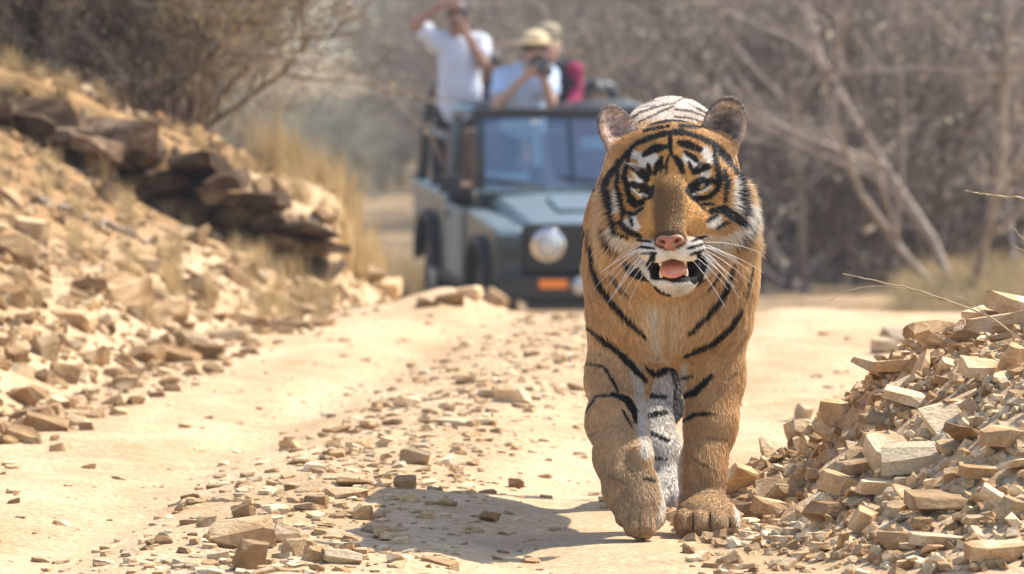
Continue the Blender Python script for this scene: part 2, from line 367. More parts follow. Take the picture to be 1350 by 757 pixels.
def stone(me, loc, size, rot, name, label, group=None, cat=None):
    o = link(name, me); o.location = loc; o.scale = size; o.rotation_euler = rot
    return tag(o, label, cat or name.replace('_', ' '), group)
def size_word(w, cuts, words): return words[int(np.searchsorted(cuts, w))]
def joined(name, protos, items, m, label, cat):
    """many little stones as one mesh (too many to count)"""
    Vs = []; Fs = {3:[], 4:[], 5:[]}; off = 0; rn = []
    from mathutils import Euler
    data = []
    for me in protos:
        bm = bmesh.new(); bm.from_mesh(me); bmesh.ops.triangulate(bm, faces=bm.faces[:])
        data.append((np.array([v.co for v in bm.verts]), np.array([[v.index for v in f.verts] for f in bm.faces]))); bm.free()
    T = []
    for (loc, size, rot) in items:
        v, f = data[rs_.integers(len(data))]
        Vs.append((v*np.array(size))@np.array(Euler(rot).to_matrix()).T+np.array(loc)); T.append(f+off); off += len(v); rn.append(np.full(len(v), rs_.random()))
    me = npmesh(name, np.concatenate(Vs), np.concatenate(T), smooth=False)
    a = me.attributes.new('rnd', 'FLOAT', 'POINT'); a.data.foreach_set('value', np.concatenate(rn).astype(np.float32))
    o = link(name, me, m); return tag(o, label, cat, kind='stuff')
def slope_rot(x, y, jit):
    e = .06; dx = (g1(x+e,y)-g1(x-e,y))/(2*e); dy = (g1(x,y+e)-g1(x,y-e))/(2*e)
    return (math.atan(dy)*.8+rs_.normal(0,jit), -math.atan(dx)*.8+rs_.normal(0,jit), rs_.random()*6.28)
def pxd(x, y):
    """pixel -> point where the sight line meets the ground"""
    d = np.arange(13.3, 46, .02); p = np.stack([(x-CX)*d/FPX, d], 1); z = HCAM-(y-YH)*d/FPX
    gi = np.clip(((p[:,0]+4)/.025).astype(int), 0, len(_gx)-1); gj = np.clip(((d-12.5)/.025).astype(int), 0, len(_gy)-1)
    hit = np.where(z <= _gz[gi, gj])[0]
    k = hit[0] if len(hit) else len(d)-1
    return p[k,0], p[k,1], z[k]
# --- broken rock heap beside the tiger
HL = 'angular sandstone slab lying among others in the broken rock heap beside the tiger'; HG = 'stones of the rock heap'
placed = []
def heap_label(x, y, sz):
    hz = h1(x, y); zone = 'at the foot of the rock heap, close to the tiger' if hz < .12 else ('on the sloping flank of the rock heap' if hz < .36 else 'on the crest of the rock heap')
    flat = 'flat' if sz[2] < .4*sz[0] else 'blocky'
    return f"{size_word(sz[0], [.05,.085,.13], ['fist sized','small','large','very large'])} {flat} sandstone slab {zone}"
def put_heap(x, y, sz, rot=None, me=None, lab=HL, grp=HG, lift=.0, name='broken_stone'):
    z = g1(x, y); s = np.array(sz)/2
    stone(me or SLABS[rs_.integers(len(SLABS))], (x, y, z+s[2]*.55+lift), s, rot or slope_rot(x, y, .28), name, heap_label(x, y, sz), grp); placed.append((x, y, max(sz[:2])/2))
key = [ # px, py (centre), width px, height px, tilt
 (1220,437,118,34,.05), (1210,612,92,50,.1), (1165,595,60,30,-.2), (1105,560,58,56,.5), (1110,648,60,52,.6), (1165,650,70,30,.25), (1062,590,26,48,-.9), (1190,490,70,30,-.3),
 (1300,500,66,36,.3), (1170,455,44,34,.1), (1250,675,110,30,-.06), (1310,430,64,40,-.4), (1335,480,30,60,1.2), (1140,690,34,50,1.3), (1175,565,80,30,.15), (1330,590,70,44,.1), (1270,545,60,30,-.2), (1080,640,34,26,.2),
 (1210,530,90,26,.1), (1290,640,50,30,.4), (1335,680,44,50,.8), (1060,545,24,30,1.0), (1240,720,80,30,.1), (1180,720,46,40,.5), (1315,735,80,40,-.2)]
for (kx, ky, kw, kh, tl) in key:
    x, y, z = pxd(kx, ky+kh*.35); w = kw*y/FPX; h = kh*y/FPX*.8
    put_heap(x, y+.03, (w, w*(.6+.3*rs_.random()), max(h*.8, .022)), rot=(rs_.normal(.10,.1), -tl*.0+rs_.normal(0,.08)+tl*.35, rs_.normal(0,.3)), lift=h*.12)
tries = 0
while len(placed) < 290 and tries < 60000:
    tries += 1
    x = rs_.uniform(.42, 1.45); y = rs_.uniform(13.6, 16.5); hz = h1(x, y)
    if hz < .015 and rs_.random() > .10: continue
    pxx = CX+FPX*x/y; 
    if pxx > 1400: continue
    w = rs_.choice([.035,.05,.07,.10,.13], p=[.28,.30,.24,.13,.05])*(.8+.4*rs_.random())
    if hz < .06: w = min(w, .05)
    if any((x-a)**2+((y-b)*.8)**2 < (.50*(r+w/2))**2 for a, b, r in placed): continue
    put_heap(x, y, (w, w*(.5+.4*rs_.random()), w*(.15+.25*rs_.random())), me=(SLABS+SLABS+LUMPS)[rs_.integers(48)], lift=.012*rs_.random())
items = []
for k in range(5200):
    x = rs_.uniform(.36, 1.5); y = rs_.uniform(13.5, 16.4); hz = h1(x, y)
    if hz < .004 and rs_.random() > .12: continue
    w = .012+.03*rs_.random()**2; items.append(((x, y, g1(x,y)+w*.1), (w*.6, w*.4, w*.25), slope_rot(x,y,.35)))
joined('stone_chippings', SLABS, items, MST, 'small pale chippings between the slabs of the rock heap', 'stone chips')
# --- stones on the road
RL = 'small flat tan stone lying loose on the dusty track'; RG = 'loose stones on the track'
def road_stone(px, py, wpx, hpx, me=None, rot=None, lab=RL, grp=RG, name='loose_stone', dep=.8):
    x, y, z = pxd(px, py); w = wpx*y/FPX; h = hpx*y/FPX
    if lab == RL: lab = ('wide flat' if w > .055 else 'small flat' if h < .35*w else 'small chunky')+' tan stone lying loose on the '+('track near the largest stone' if y < 16 else 'stony ridge between the wheel tracks' if y < 21 else 'far end of the track before the crest')
    o = stone(me or LUMPS[rs_.integers(12)], (x, y, z+h*.36), (w/2, w/2*dep, h/2), rot or (rs_.normal(0,.1), rs_.normal(0,.12), rs_.normal(0,.4)), name, lab, grp); return o
road_stone(317,724,92,46, me=LUMPS[2], rot=(.05,-.10,.15), lab='largest brown stone lying on the open track, long and flat topped', grp=None, dep=.6, name='boulder')
road_stone(333,752,46,44, me=LUMPS[5], rot=(.2,.1,.5), lab='blocky tan stone just in front of the largest stone on the track', grp=None, name='boulder')
road_stone(377,716,38,28, me=LUMPS[7], rot=(0,.3,.2), lab='small split brown stone touching the end of the largest stone on the track', grp=None, name='boulder')
road_stone(676,530,50,20, me=SLABS[3], rot=(0,.03,.1), lab='flat pale slab with shaded front on the track halfway to the jeep', grp=None, name='boulder')
road_stone(545,612,44,26, me=LUMPS[9], lab='brown angular stone on the stony ridge between the wheel tracks', grp=None, name='boulder')
road_stone(478,685,28,24, me=LUMPS[1], lab='upright tan stone behind the shadow of the tiger', grp=None, name='boulder')
for (a, b, w, h) in ((680,643,22,14),(455,655,60,14),(470,640,60,10),(505,642,20,12),(420,742,40,26),(450,742,52,20),(390,735,34,28),(585,668,20,12),(645,686,24,14),(215,718,24,12),(237,676,14,12),(580,745,46,10),(735,700,22,8),(250,660,26,8),(440,572,40,10),(600,560,50,9),(440,600,30,10),(520,560,30,9),(470,590,28,12),(640,560,30,10),(560,640,30,8)):
    road_stone(a, b, w, h, dep=1.0)
nr = 0
while nr < 110:
    px = rs_.uniform(150, 800); py = rs_.uniform(440, 757)
    cx = np.interp(py, [420,520,640,757], [790,640,470,330]); 
    if abs(px-cx) > np.interp(py, [420,757],[110,190])*(.4+.9*rs_.random()): continue
    w = rs_.uniform(8,30)*np.interp(py,[420,757],[.8,1.15]); road_stone(px, py, w, w*(.25+.4*rs_.random()), me=(SLABS+LUMPS)[rs_.integers(30)], dep=1.1); nr += 1
items = []
for k in range(19000):
    y = 13.4+18*rs_.random()**1.5; x = rs_.uniform(-1.9, 1.7)
    cxp = np.interp(105+9000/y, [420,520,640,757], [790,640,470,330]); cxx = (cxp-CX)*y/FPX
    wgt = math.exp(-((x-float(ridge_x(y)))/.30)**2)+.06 
    if foot_x(y)-x > -.1: wgt += .5
    if x > .35: wgt *= .7
    if ((x-.33)/.28)**2+((y-15.1)/.9)**2 < 1: wgt *= .15
    if rs_.random() > wgt: continue
    w = .006+.034*rs_.random()**2.6; items.append(((x, y, g1(x,y)+w*.06), (w*.6, w*.5, w*.2), (rs_.normal(0,.15), rs_.normal(0,.15), rs_.random()*6.28)))
joined('gravel', SLABS, items, MST, 'thin scatter of stone chips and gravel over the track', 'gravel')
# --- stones on the left bank
BL = 'pale weathered stone half buried in the earth bank left of the track'; BG = 'stones on the bank'
bp_ = []
def bank_label(x, y, w):
    s = float(foot_x(y))-x; zone = 'at the foot of the bank' if s < .3 else ('on the slope of the bank' if s < .95 else 'high on the bank below the ledge')
    return f"{size_word(w, [.07,.12], ['small','middling','big'])} pale weathered stone {zone}{', beyond the bend' if y > 28 else ''}"

for (a, b, w, h) in ((160,385,80,36),(150,372,50,26),(60,458,36,46),(85,490,40,30),(30,520,60,24),(250,445,50,22),(275,465,40,30),(300,440,60,22),(230,405,30,26),(20,330,70,34),(40,300,50,30),(100,420,60,26),(190,470,60,24),(60,560,60,30),(330,420,50,20),(370,430,60,20),(480,360,60,22),(510,376,40,24),(345,365,24,20),(420,425,40,16),(10,390,50,30),(120,470,50,20),(25,575,50,26),(80,590,30,18),(20,470,40,30),(400,410,40,18),(560,400,30,18),(590,395,40,20),(620,385,36,18),(655,392,30,16)):
    x, y, z = pxd(a, b+h*.3); w *= y/FPX; h *= y/FPX; bp_.append((x, y, w/2))
    stone(BANKM[rs_.integers(18)], (x, y, z+h*.2), (w/2, w/2*.8, h/2), (rs_.normal(.1,.15), rs_.normal(.15,.2), rs_.normal(0,.5)), 'bank_stone', bank_label(x, y, w), BG)
tries = 0
while len(bp_) < 200 and tries < 40000:
    tries += 1
    y = rs_.uniform(17.5, 31.5); x = float(foot_x(y))+.15-2.2*rs_.random()**1.2; pxx = CX+FPX*x/y
    if pxx < -20: continue
    w = rs_.choice([.05,.075,.11,.17], p=[.35,.35,.22,.08])*(.8+.4*rs_.random())
    if any((x-a)**2+((y-b)*.6)**2 < (.6*(r+w/2))**2 for a, b, r in bp_): continue
    bp_.append((x, y, w/2)); r = slope_rot(x, y, .3)
    stone(BANKM[rs_.integers(18)], (x, y, g1(x,y)+w*.02), (w/2, w/2*(.6+.3*rs_.random()), w*(.15+.2*rs_.random())), r, 'bank_stone', bank_label(x, y, w), BG)
items = []
for k in range(3000):
    y = rs_.uniform(16, 33); x = float(foot_x(y))+.3-2.3*rs_.random(); w = .014+.05*rs_.random()**2
    items.append(((x, y, g1(x,y)+w*.08), (w*.6, w*.5, w*.3), slope_rot(x, y, .35)))
joined('bank_rubble', BANKM, items, MBK, 'loose rubble strewn over the earth bank left of the track', 'rubble')
# --- weathered ledge on top of the bank
LLS = ['dark block in the lowest course of the rock ledge above the bank','brown block in the second course of the rock ledge above the bank','brown block just under the top course of the rock ledge','pale topped block along the top course of the rock ledge']; LG = 'blocks of the rock ledge'
for row in range(4):
    x = -.80
    while x > -2.75:
        w = rs_.uniform(.12,.34); s = max(-.6-x, 0)
        top = np.interp(x, [-2.5,-2.1,-1.7,-1.2,-.87,-.8], [.93,.88,.77,.60,.46,.36]); bot = np.interp(x, [-2.5,-1.7,-.8], [.62,.42,.16])
        h = (top-bot)/4; zc = bot+h*(row+.5)+rs_.normal(0,.012); over = .04*row+ (.12 if row == 3 else 0)
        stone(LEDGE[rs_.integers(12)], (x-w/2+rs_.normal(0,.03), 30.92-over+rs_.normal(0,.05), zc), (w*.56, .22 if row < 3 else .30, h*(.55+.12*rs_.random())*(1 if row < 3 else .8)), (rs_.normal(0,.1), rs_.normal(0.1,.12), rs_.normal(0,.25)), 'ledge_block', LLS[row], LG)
        x -= w*.92
for (a, b, w, h, lab) in ((128,215,60,60,'squarish pinkish boulder set in the face of the rock ledge'),(60,165,110,70,'broad grey boulder resting on top of the rock ledge'),(160,185,90,60,'grey slanting boulder on the rock ledge below the dark bush')):
    p = P(a, b, 30.6); wv = w*30.6/FPX; hv = h*30.6/FPX
    stone(LEDGE[int(a)%12], p, (wv/2, .16, hv/2), (0,.1,.2), 'ledge_boulder', lab)
# ------------------------------------------------------------------ trees, shrubs, grass
def grow(rs, start, d, length, rad, level, out, spread=.55, up=.1, kids=(5,7), wob=.14):
    n = 5; pts = [np.array(start, float)]; d = np.array(d, float)/np.linalg.norm(d)
    for k in range(n-1):
        d = d+rs.normal(0, wob, 3)+np.array([0,0,up*.3]); d /= np.linalg.norm(d); pts.append(pts[-1]+d*length/(n-1))
    pts = np.array(pts); out.append((pts, np.linspace(rad, rad*(.45 if level else .25), n), level))
    if level == 0: return
    for k in range(rs.integers(*kids)):
        t = rs.uniform(.25, 1); i = min(int(t*(n-1)), n-2); f = t*(n-1)-i; p = pts[i]*(1-f)+pts[i+1]*f
        nd_ = (pts[i+1]-pts[i]); nd_ /= np.linalg.norm(nd_); nd_ = nd_+rs.normal(0, spread, 3)+np.array([0,0,up]); nd_ /= np.linalg.norm(nd_)
        grow(rs, p, nd_, length*rs.uniform(.42,.68), rad*.5, level-1, out, spread, up, kids, wob)
def shrub_proto(seed, stems, h, leaves, leaf_cols, leaf_size, levels=3, lean=.5, rad=.035):
    rs = np.random.default_rng(seed); out = []
    for k in range(stems):
        a = rs.random()*6.28; grow(rs, (.12*math.cos(a)*stems/6, .12*math.sin(a)*stems/6, -.15), (lean*math.cos(a)*rs.random()*1.6, lean*math.sin(a)*rs.random()*1.6, 1), h*rs.uniform(.55,.8), rad*rs.uniform(.7,1.2), levels, out)
    thick = [(p, r) for p, r, l in out if l >= 2]; thin = [(p, r) for p, r, l in out if l < 2]
    mw = tube_mesh('trunk', thick, 6); P_ = np.concatenate([p for p, r in thin]); 
    # fine twigs as slim three-sided rods plus leaves
    V, F = [], []; tw = [(p[[0,2,4]], np.maximum(r[[0,2,4]], .0025)) for p, r in thin]
    mt = tube_mesh('twigs', tw, 3)
    v1 = np.empty(len(mt.vertices)*3, np.float32); mt.vertices.foreach_get('co', v1); v1 = v1.reshape(-1,3)
    f1 = np.empty(len(mt.loops), np.int32); mt.loops.foreach_get('vertex_index', f1); f1 = f1.reshape(-1,4)
    tips = np.concatenate([p[1:] for p, r, l in out if l == 0]); c = tips[rs.integers(len(tips), size=leaves)]+rs.normal(0,.05,(leaves,3))
    a = rs.normal(size=(leaves,3)); a /= np.linalg.norm(a, axis=1, keepdims=True); b = np.cross(a, rs.normal(size=(leaves,3))); b /= np.linalg.norm(b, axis=1, keepdims=True)
    sz = leaf_size*(.6+.8*rs.random(leaves))[:,None]
    lv = np.stack([c-a*sz, c+b*sz*.5, c+a*sz, c-b*sz*.5], 1).reshape(-1,3); i = np.arange(leaves)*4+len(v1)
    lf = np.stack([i,i+1,i+2,i+3],1)
    lc = np.array(leaf_cols)[rs.integers(len(leaf_cols), size=leaves)]*(.75+.5*rs.random((leaves,1)))
    cols = np.concatenate([np.tile((.28,.225,.18), (len(v1),1))*(.8+.4*rs.random((len(v1),1))), np.repeat(lc, 4, 0)])
    crown = npmesh('crown', np.concatenate([v1, lv]), [np.concatenate([f1, lf])], cols); bpy.data.meshes.remove(mt)
    return mw, crown
BARK = mat('dry_bark', (.13,.095,.07), .9, spec=.1); noisy(BARK, (.09,.065,.05), (.21,.16,.125), 9, bump=.5, bscale=40)
PBARK = mat('pale_bark', (.36,.29,.23), .9, spec=.1); noisy(PBARK, (.27,.21,.165), (.45,.37,.30), 9, bump=.5, bscale=40)
LEAF = colmat('dry_leaf', rough=.8, spec=.15, trans=.25, jitter=.25)
grey = [(.29,.23,.185),(.37,.30,.235),(.20,.16,.125),(.33,.27,.19)]  # thicket greys lightened to stand in for denser haze
gold = [(.40,.29,.13),(.34,.23,.12),(.28,.23,.09),(.48,.36,.17)]
olive = [(.32,.32,.23),(.40,.38,.28),(.34,.31,.25),(.26,.27,.18)]
PR = {'bare': [shrub_proto(s, 7, 3.4, 2600, grey, .035) for s in (1,2,3)], 'gold': [shrub_proto(s, 12, 1.5, 7000, gold, .011, rad=.016) for s in (4,5,6)],
      'olive': [shrub_proto(s, 6, 4.0, 4200, olive, .06) for s in (7,8)], 'tree': [shrub_proto(s, 1, 5.5, 2600, grey, .04, levels=4, lean=.9, rad=.11) for s in (11,12)], 'pale': [shrub_proto(s, 3, 4.5, 900, grey, .04, levels=3, lean=1.0, rad=.055) for s in (13,14)]}
for k in PR:
    for a, b in PR[k]: a.materials.append(PBARK if k == 'pale' else BARK); b.materials.append(LEAF)
prs = np.random.default_rng(5)
def size_of(v, lo, hi): return ('low ','','tall ')[0 if v < lo+(hi-lo)/3 else 1 if v < lo+(hi-lo)*2/3 else 2]
def plant(kind, name, px, d, scale, label, cat, group, rz=None, tilt=0, dz=0):
    x = (px-CX)*d/FPX; z = float(ground_z(np.array([x]), np.array([d]))[0])+dz
    tr, cr = PR[kind][prs.integers(len(PR[kind]))]
    label = (('small ' if scale < .72 else 'middling ' if scale < .95 else 'large ' if scale < 1.18 else 'very large ')+label)
    e = empty(name, (x, d, z), prs.random()*6.28 if rz is None else rz, label, cat, group); e.scale = (scale,)*3; e.rotation_euler[1] = tilt
    link('trunk', tr, None, e); link('crown', cr, None, e); return e
for k in range(24): plant('bare', 'thorn_shrub', 930+440*(k+prs.random())/24, prs.uniform(54,74), prs.uniform(.75,1.15), 'bare grey brown thorn shrub in the front row of the thicket', 'shrub', 'front row of the thicket')
for k in range(26): plant('bare', 'thorn_shrub', 740+640*(k+prs.random())/26, prs.uniform(82,102), prs.uniform(.9,1.3), 'hazy bare thorn shrub in the second row of the thicket behind the jeep', 'shrub', 'second row of the thicket')
for k in range(30): plant(('bare','olive')[k%2], 'thorn_shrub', 600+780*(k+prs.random())/30, prs.uniform(108,145), prs.uniform(1.0,1.4), 'faint distant shrub deep in the hazy thicket behind the jeep', 'shrub', 'far rows of the thicket')
for k in range(26):
  _px = 200+650*(k+prs.random())/26
  if not 345 < _px < 465: plant('olive', 'forest_tree', _px, prs.uniform(320,440) if 300 < _px < 570 else prs.uniform(170,270), prs.uniform(1.0,1.5)*(.55 if 320 < _px < 480 else 1), 'pale greenish far tree fading into the haze beyond the bank', 'tree', 'far hazy trees')
for k in range(18): plant('olive', 'low_scrub', 290+250*(k+prs.random())/18, prs.uniform(80,160), prs.uniform(.22,.40), 'grey green scrub bush on the far flat between the ledge and the jeep', 'bush', 'low scrub beyond the ledge')
for (px, d, sc, rz, tl) in ((1150,66,1.0,.4,.25),(1265,69,1.1,2.2,-.35),(900,84,1.0,3.9,.2),(1330,72,1.1,5.2,.1),(985,92,1.1,1.1,-.2),(1080,78,.9,4.4,.3),(1215,60,.8,.9,.5),(1240,62,.9,2.9,-.5),(1040,64,.7,5.5,.3)):
    plant('tree', 'thicket_tree', px, d, sc, 'leaning dark trunked leafless tree standing among the thorn shrubs', 'tree', 'leafless trees in the thicket', rz, tl)
for k in range(16): plant('pale', 'pale_tree', 840+520*(k+prs.random())/16, prs.uniform(52,80), prs.uniform(.6,1.0), 'pale barked leafless sapling with spreading limbs in the thicket', 'tree', 'pale saplings in the thicket')
for k in range(15): plant('gold', 'dry_bush', -50+265*(k+prs.random())/15, prs.uniform(32.2,37), prs.uniform(.75,1.25), 'golden leaved dry bush on top of the rock ledge', 'bush', 'bushes on the ledge')
for k in range(12): plant('gold', 'dry_bush', -30+200*(k+prs.random())/12, prs.uniform(40,56), prs.uniform(.8,1.2), 'paler dry bush standing behind the rock ledge', 'bush', 'bushes behind the ledge')
for k in range(5): plant('tree', 'dry_tree', -40+150*(k+.5)/5, prs.uniform(38,46), prs.uniform(.5,.7), 'thin leafless tree rising behind the bushes of the ledge', 'tree', 'thin trees behind the ledge')
# dead branches lying on the bank
def fallen(px0, px1, r, label):
    a = np.array(pxd(*px0)); b = np.array(pxd(*px1)); e = empty('fallen_branch', tuple(a), 0, label, 'branch'); n = 12
    t = np.linspace(0,1,n)[:,None]; q = (b-a)*t; q[:,2] = [g1(*(a+v)[:2])-a[2]+r*1.2+.02*math.sin(3*k) for k, v in enumerate(q)]; q[1:-1] += prs.normal(0,.012,(n-2,3))
    link('stem', tube_mesh('stem', [(q, np.linspace(r, r*.4, n))], 7), PBARK, e)
    for k in (4,7,9):
        d = (b-a)/n+prs.normal(0,.06,3); w = np.array([q[k]+d*s*1.6+np.array([0,0,.05*s]) for s in np.linspace(0,1,4)]); link('side_twig', tube_mesh('side_twig', [(w, np.linspace(r*.4, r*.12, 4))], 5), PBARK, e)
fallen((50,268), (200,325), .016, 'long pale dead branch lying down the slope below the ledge')
fallen((455,338), (515,385), .014, 'short pale dead branch lying beside the grass near the jeep')
# dry grass
def tuft_proto(seed, n, h, spread):
    rs = np.random.default_rng(seed); V = []; F = []; C = []
    for k in range(n):
        a = rs.random()*6.28; b = np.array([rs.normal(0,spread*.3), rs.normal(0,spread*.3), -.02]); L = h*rs.uniform(.5,1.1); lean = np.array([math.cos(a), math.sin(a), 0])*rs.uniform(.1,.7); w = .0022*rs.uniform(.7,1.6)
        sd = np.array([-math.sin(a), math.cos(a), 0]); p = [b+(np.array([0,0,1])*t+lean*t*t)*L for t in (0,.35,.7,1)]
        o = len(V); c = np.array([(.46,.34,.16),(.52,.40,.22),(.38,.27,.12)][rs.integers(3)])*rs.uniform(.8,1.15)
        for q, ww in zip(p, (1,.9,.6,.15)): V += [q-sd*w*ww, q+sd*w*ww]; C += [c, c]
        for i in range(3): F.append((o+2*i, o+2*i+1, o+2*i+3, o+2*i+2))
    return npmesh('blades', np.array(V), np.array(F), np.array(C))
GRASS = colmat('dry_grass', rough=.7, spec=.2, trans=.3, jitter=.2)
TUFT = [tuft_proto(s, 90, .34, .16) for s in range(4)]
for me in TUFT: me.materials.append(GRASS)
def tuft(x, y, sc, label, group):
    o = link('grass_tuft', TUFT[prs.integers(4)]); o.location = (x, y, float(ground_z(np.array([x]), np.array([y]))[0])); o.scale = (sc, sc, sc*prs.uniform(.8,1.2)); o.rotation_euler = (0,0,prs.random()*6.28)
    tag(o, ('thin ' if sc < .4 else 'bushy ' if sc > .75 else '')+label, 'grass tuft', group)
for k in range(64):
    y = prs.uniform(27.0,30.6); x = -.72-1.5*prs.random(); tuft(x, y, prs.uniform(.22,.5), 'low straw coloured grass tuft at the base of the rock ledge', 'grass under the ledge')
for k in range(44):
    y = prs.uniform(31.2,39); x = np.interp(y,[31,39],[-.62,-.55])-.65*prs.random()**1.3; tuft(x, y, prs.uniform(.5,1.05), 'tall golden grass tuft between the rock ledge and the jeep', 'grass beside the jeep')
for k in range(22):
    y = prs.uniform(30.9,31.6); x = -.9-1.7*prs.random(); tuft(x, y, prs.uniform(.2,.45), 'dry grass tuft growing along the top of the rock ledge', 'grass on the ledge')
for k in range(14):
    y = prs.uniform(21,27); x = float(foot_x(y))-.3-.9*prs.random(); tuft(x, y, prs.uniform(.25,.5), 'short dry grass tuft among the stones of the bank', 'grass on the bank')
# far grass on the right beyond the crest: one mass
VV = []; FF = []; CC = []; o_ = 0; tv = []
for me in TUFT:
    a = np.empty(len(me.vertices)*3, np.float32); me.vertices.foreach_get('co', a); b = np.empty(len(me.loops), np.int32); me.loops.foreach_get('vertex_index', b)
    c = np.empty(len(me.vertices)*4, np.float32); me.attributes['Col'].data.foreach_get('color', c); tv.append((a.reshape(-1,3), b.reshape(-1,4), c.reshape(-1,4)[:,:3]))
n_far = 340
fx = []; 
for k in range(n_far):
    y = prs.uniform(45,56); px = prs.uniform(1190,1400) if k % 4 else prs.uniform(420,560); fx.append(((px-CX)*y/FPX, y))
fz = ground_z(np.array([p[0] for p in fx]), np.array([p[1] for p in fx]))
for (x, y), z in zip(fx, fz):
    a, b, c = tv[prs.integers(4)]; sc = prs.uniform(.5,1.05); VV.append(a*sc*np.array([1.4,1.4,1])+np.array([x,y,z])); FF.append(b+o_); CC.append(c); o_ += len(a)
tag(link('dry_grassland', npmesh('dry_grassland', np.concatenate(VV), np.concatenate(FF), np.concatenate(CC)), GRASS), 'dry straw grass covering the flat beyond the track, before the thicket', 'grass', kind='stuff')
# dead stalks leaning over the heap
STALK = mat('dead_stalk', (.42,.31,.17), .7); noisy(STALK, (.36,.26,.13), (.50,.38,.22), 30)
def stalk(lines, d, label, root):
    e = empty('dead_stalk', root, 0, label, 'dry stalk', 'dead stalks over the heap')
    for j, (ln, r) in enumerate(lines):
        pts = np.array([P(x, y, d)-np.array(root) for x, y in ln]); t = np.linspace(0, len(pts)-1, 5*(len(pts)-1)+1); ii = np.arange(len(pts))
        q = np.stack([np.interp(t, ii, pts[:,k]) for k in range(3)], 1); q[1:-1] = (q[:-2]+q[1:-1]*2+q[2:])/4; q = q+prs.normal(0,.0008,q.shape)
        link('stem' if j == 0 else 'side_twig', tube_mesh('stem', [(q, np.linspace(r, r*.35, len(q)))], 5), STALK, e)
stalk([([(1420,505),(1350,450),(1300,414),(1255,399),(1211,383),(1161,372),(1111,361)],.0028), ([(1211,383),(1161,376),(1116,383),(1094,397)],.0012), ([(1255,399),(1215,388),(1180,393)],.0012), ([(1300,414),(1270,392),(1240,386)],.0012)], 14.7, 'thin dead stalk arching low over the rock heap towards the tiger', tuple(P(1420,505,14.7)))
stalk([([(1460,470),(1400,300),(1350,261),(1310,257),(1288,255),(1272,251)],.0028)], 14.6, 'straight dry twig reaching out level above the rock heap', tuple(P(1460,470,14.6)))
stalk([([(1450,480),(1390,350),(1350,316),(1340,305),(1330,294)],.0018), ([(1390,350),(1350,331),(1333,322)],.0012)], 14.75, 'short forked dry twig above the rock heap', tuple(P(1450,480,14.75)))
# ------------------------------------------------------------------ jeep
def bmbox(bm, c, s, rot=None):
    r = bmesh.ops.create_cube(bm, size=1); vs_ = r['verts']
    for v in vs_:
        p = Vector((v.co.x*s[0], v.co.y*s[1], v.co.z*s[2]))
        if rot: p = Matrix.Rotation(rot[0],3,'X') @ Matrix.Rotation(rot[2],3,'Z') @ Matrix.Rotation(rot[1],3,'Y') @ p
        v.co = p+Vector(c)
    return vs_
def fin(name, bm, m, parent, bev=0, smooth=False, seg=2):
    if bev: bmesh.ops.bevel(bm, geom=bm.edges[:], offset=bev, segments=seg, affect='EDGES', profile=.6, clamp_overlap=True)
    me = bpy.data.meshes.new(name); bm.to_mesh(me); bm.free()
    for p in me.polygons: p.use_smooth = smooth
    return link(name, me, m, parent)
def box(name, c, s, m, parent, bev=.01, rot=None):
    bm = bmesh.new(); bmbox(bm, c, s, rot); return fin(name, bm, m, parent, bev)
def prism(name, poly, x0, x1, m, parent, bev=.012, axis='x'):
    """outline in (y,z) extruded along x"""
    bm = bmesh.new(); a = [bm.verts.new((x0, y, z)) for y, z in poly]; b = [bm.verts.new((x1, y, z)) for y, z in poly]; n = len(poly)
    bm.faces.new(a); bm.faces.new(b[::-1])
    for i in range(n): bm.faces.new((a[i], b[i], b[(i+1)%n], a[(i+1)%n]))
    bmesh.ops.recalc_face_normals(bm, faces=bm.faces[:]); return fin(name, bm, m, parent, bev)
def lathe(name, prof, c, axis, m, parent, seg=40):
    """profile (r, h) spun round an axis ('x' or 'y')"""
    V = []; F = []
    for r, h in prof:
        for k in range(seg):
            a = 2*math.pi*k/seg; u, v = r*math.cos(a), r*math.sin(a)
            V.append((c[0]+h, c[1]+u, c[2]+v) if axis == 'x' else (c[0]+u, c[1]+h, c[2]+v))
    for i in range(len(prof)-1):
        for k in range(seg): F.append((i*seg+k, i*seg+(k+1)%seg, (i+1)*seg+(k+1)%seg, (i+1)*seg+k))
    return link(name, npmesh(name, np.array(V), np.array(F)), m, parent)
def tubeo(name, pts, r, m, parent, sides=10):
    pts = np.array(pts, float); 
    # round the corners a little
    q = [pts[0]]
    for i in range(1, len(pts)-1):
        a, b, c = pts[i-1], pts[i], pts[i+1]; la, lc = np.linalg.norm(a-b), np.linalg.norm(c-b); d = min(.09, la*.4, lc*.4)
        p0, p1 = b+(a-b)/la*d, b+(c-b)/lc*d
        for t in np.linspace(0,1,6): q.append((1-t)**2*p0+2*t*(1-t)*b+t*t*p1)
    q.append(pts[-1]); q = np.array(q); e0 = q[0]+(q[0]-q[1])*1e-3; e1 = q[-1]+(q[-1]-q[-2])*1e-3
    q = np.concatenate([[e0], q, [e1]]); rr = np.full(len(q), r); rr[0] = rr[-1] = .0005
    return link(name, tube_mesh(name, [(q, rr)], sides), m, parent)
JEEP_POS = ((797-CX)*47.6/FPX, 47.6); JEEP_YAW = R(9.5)
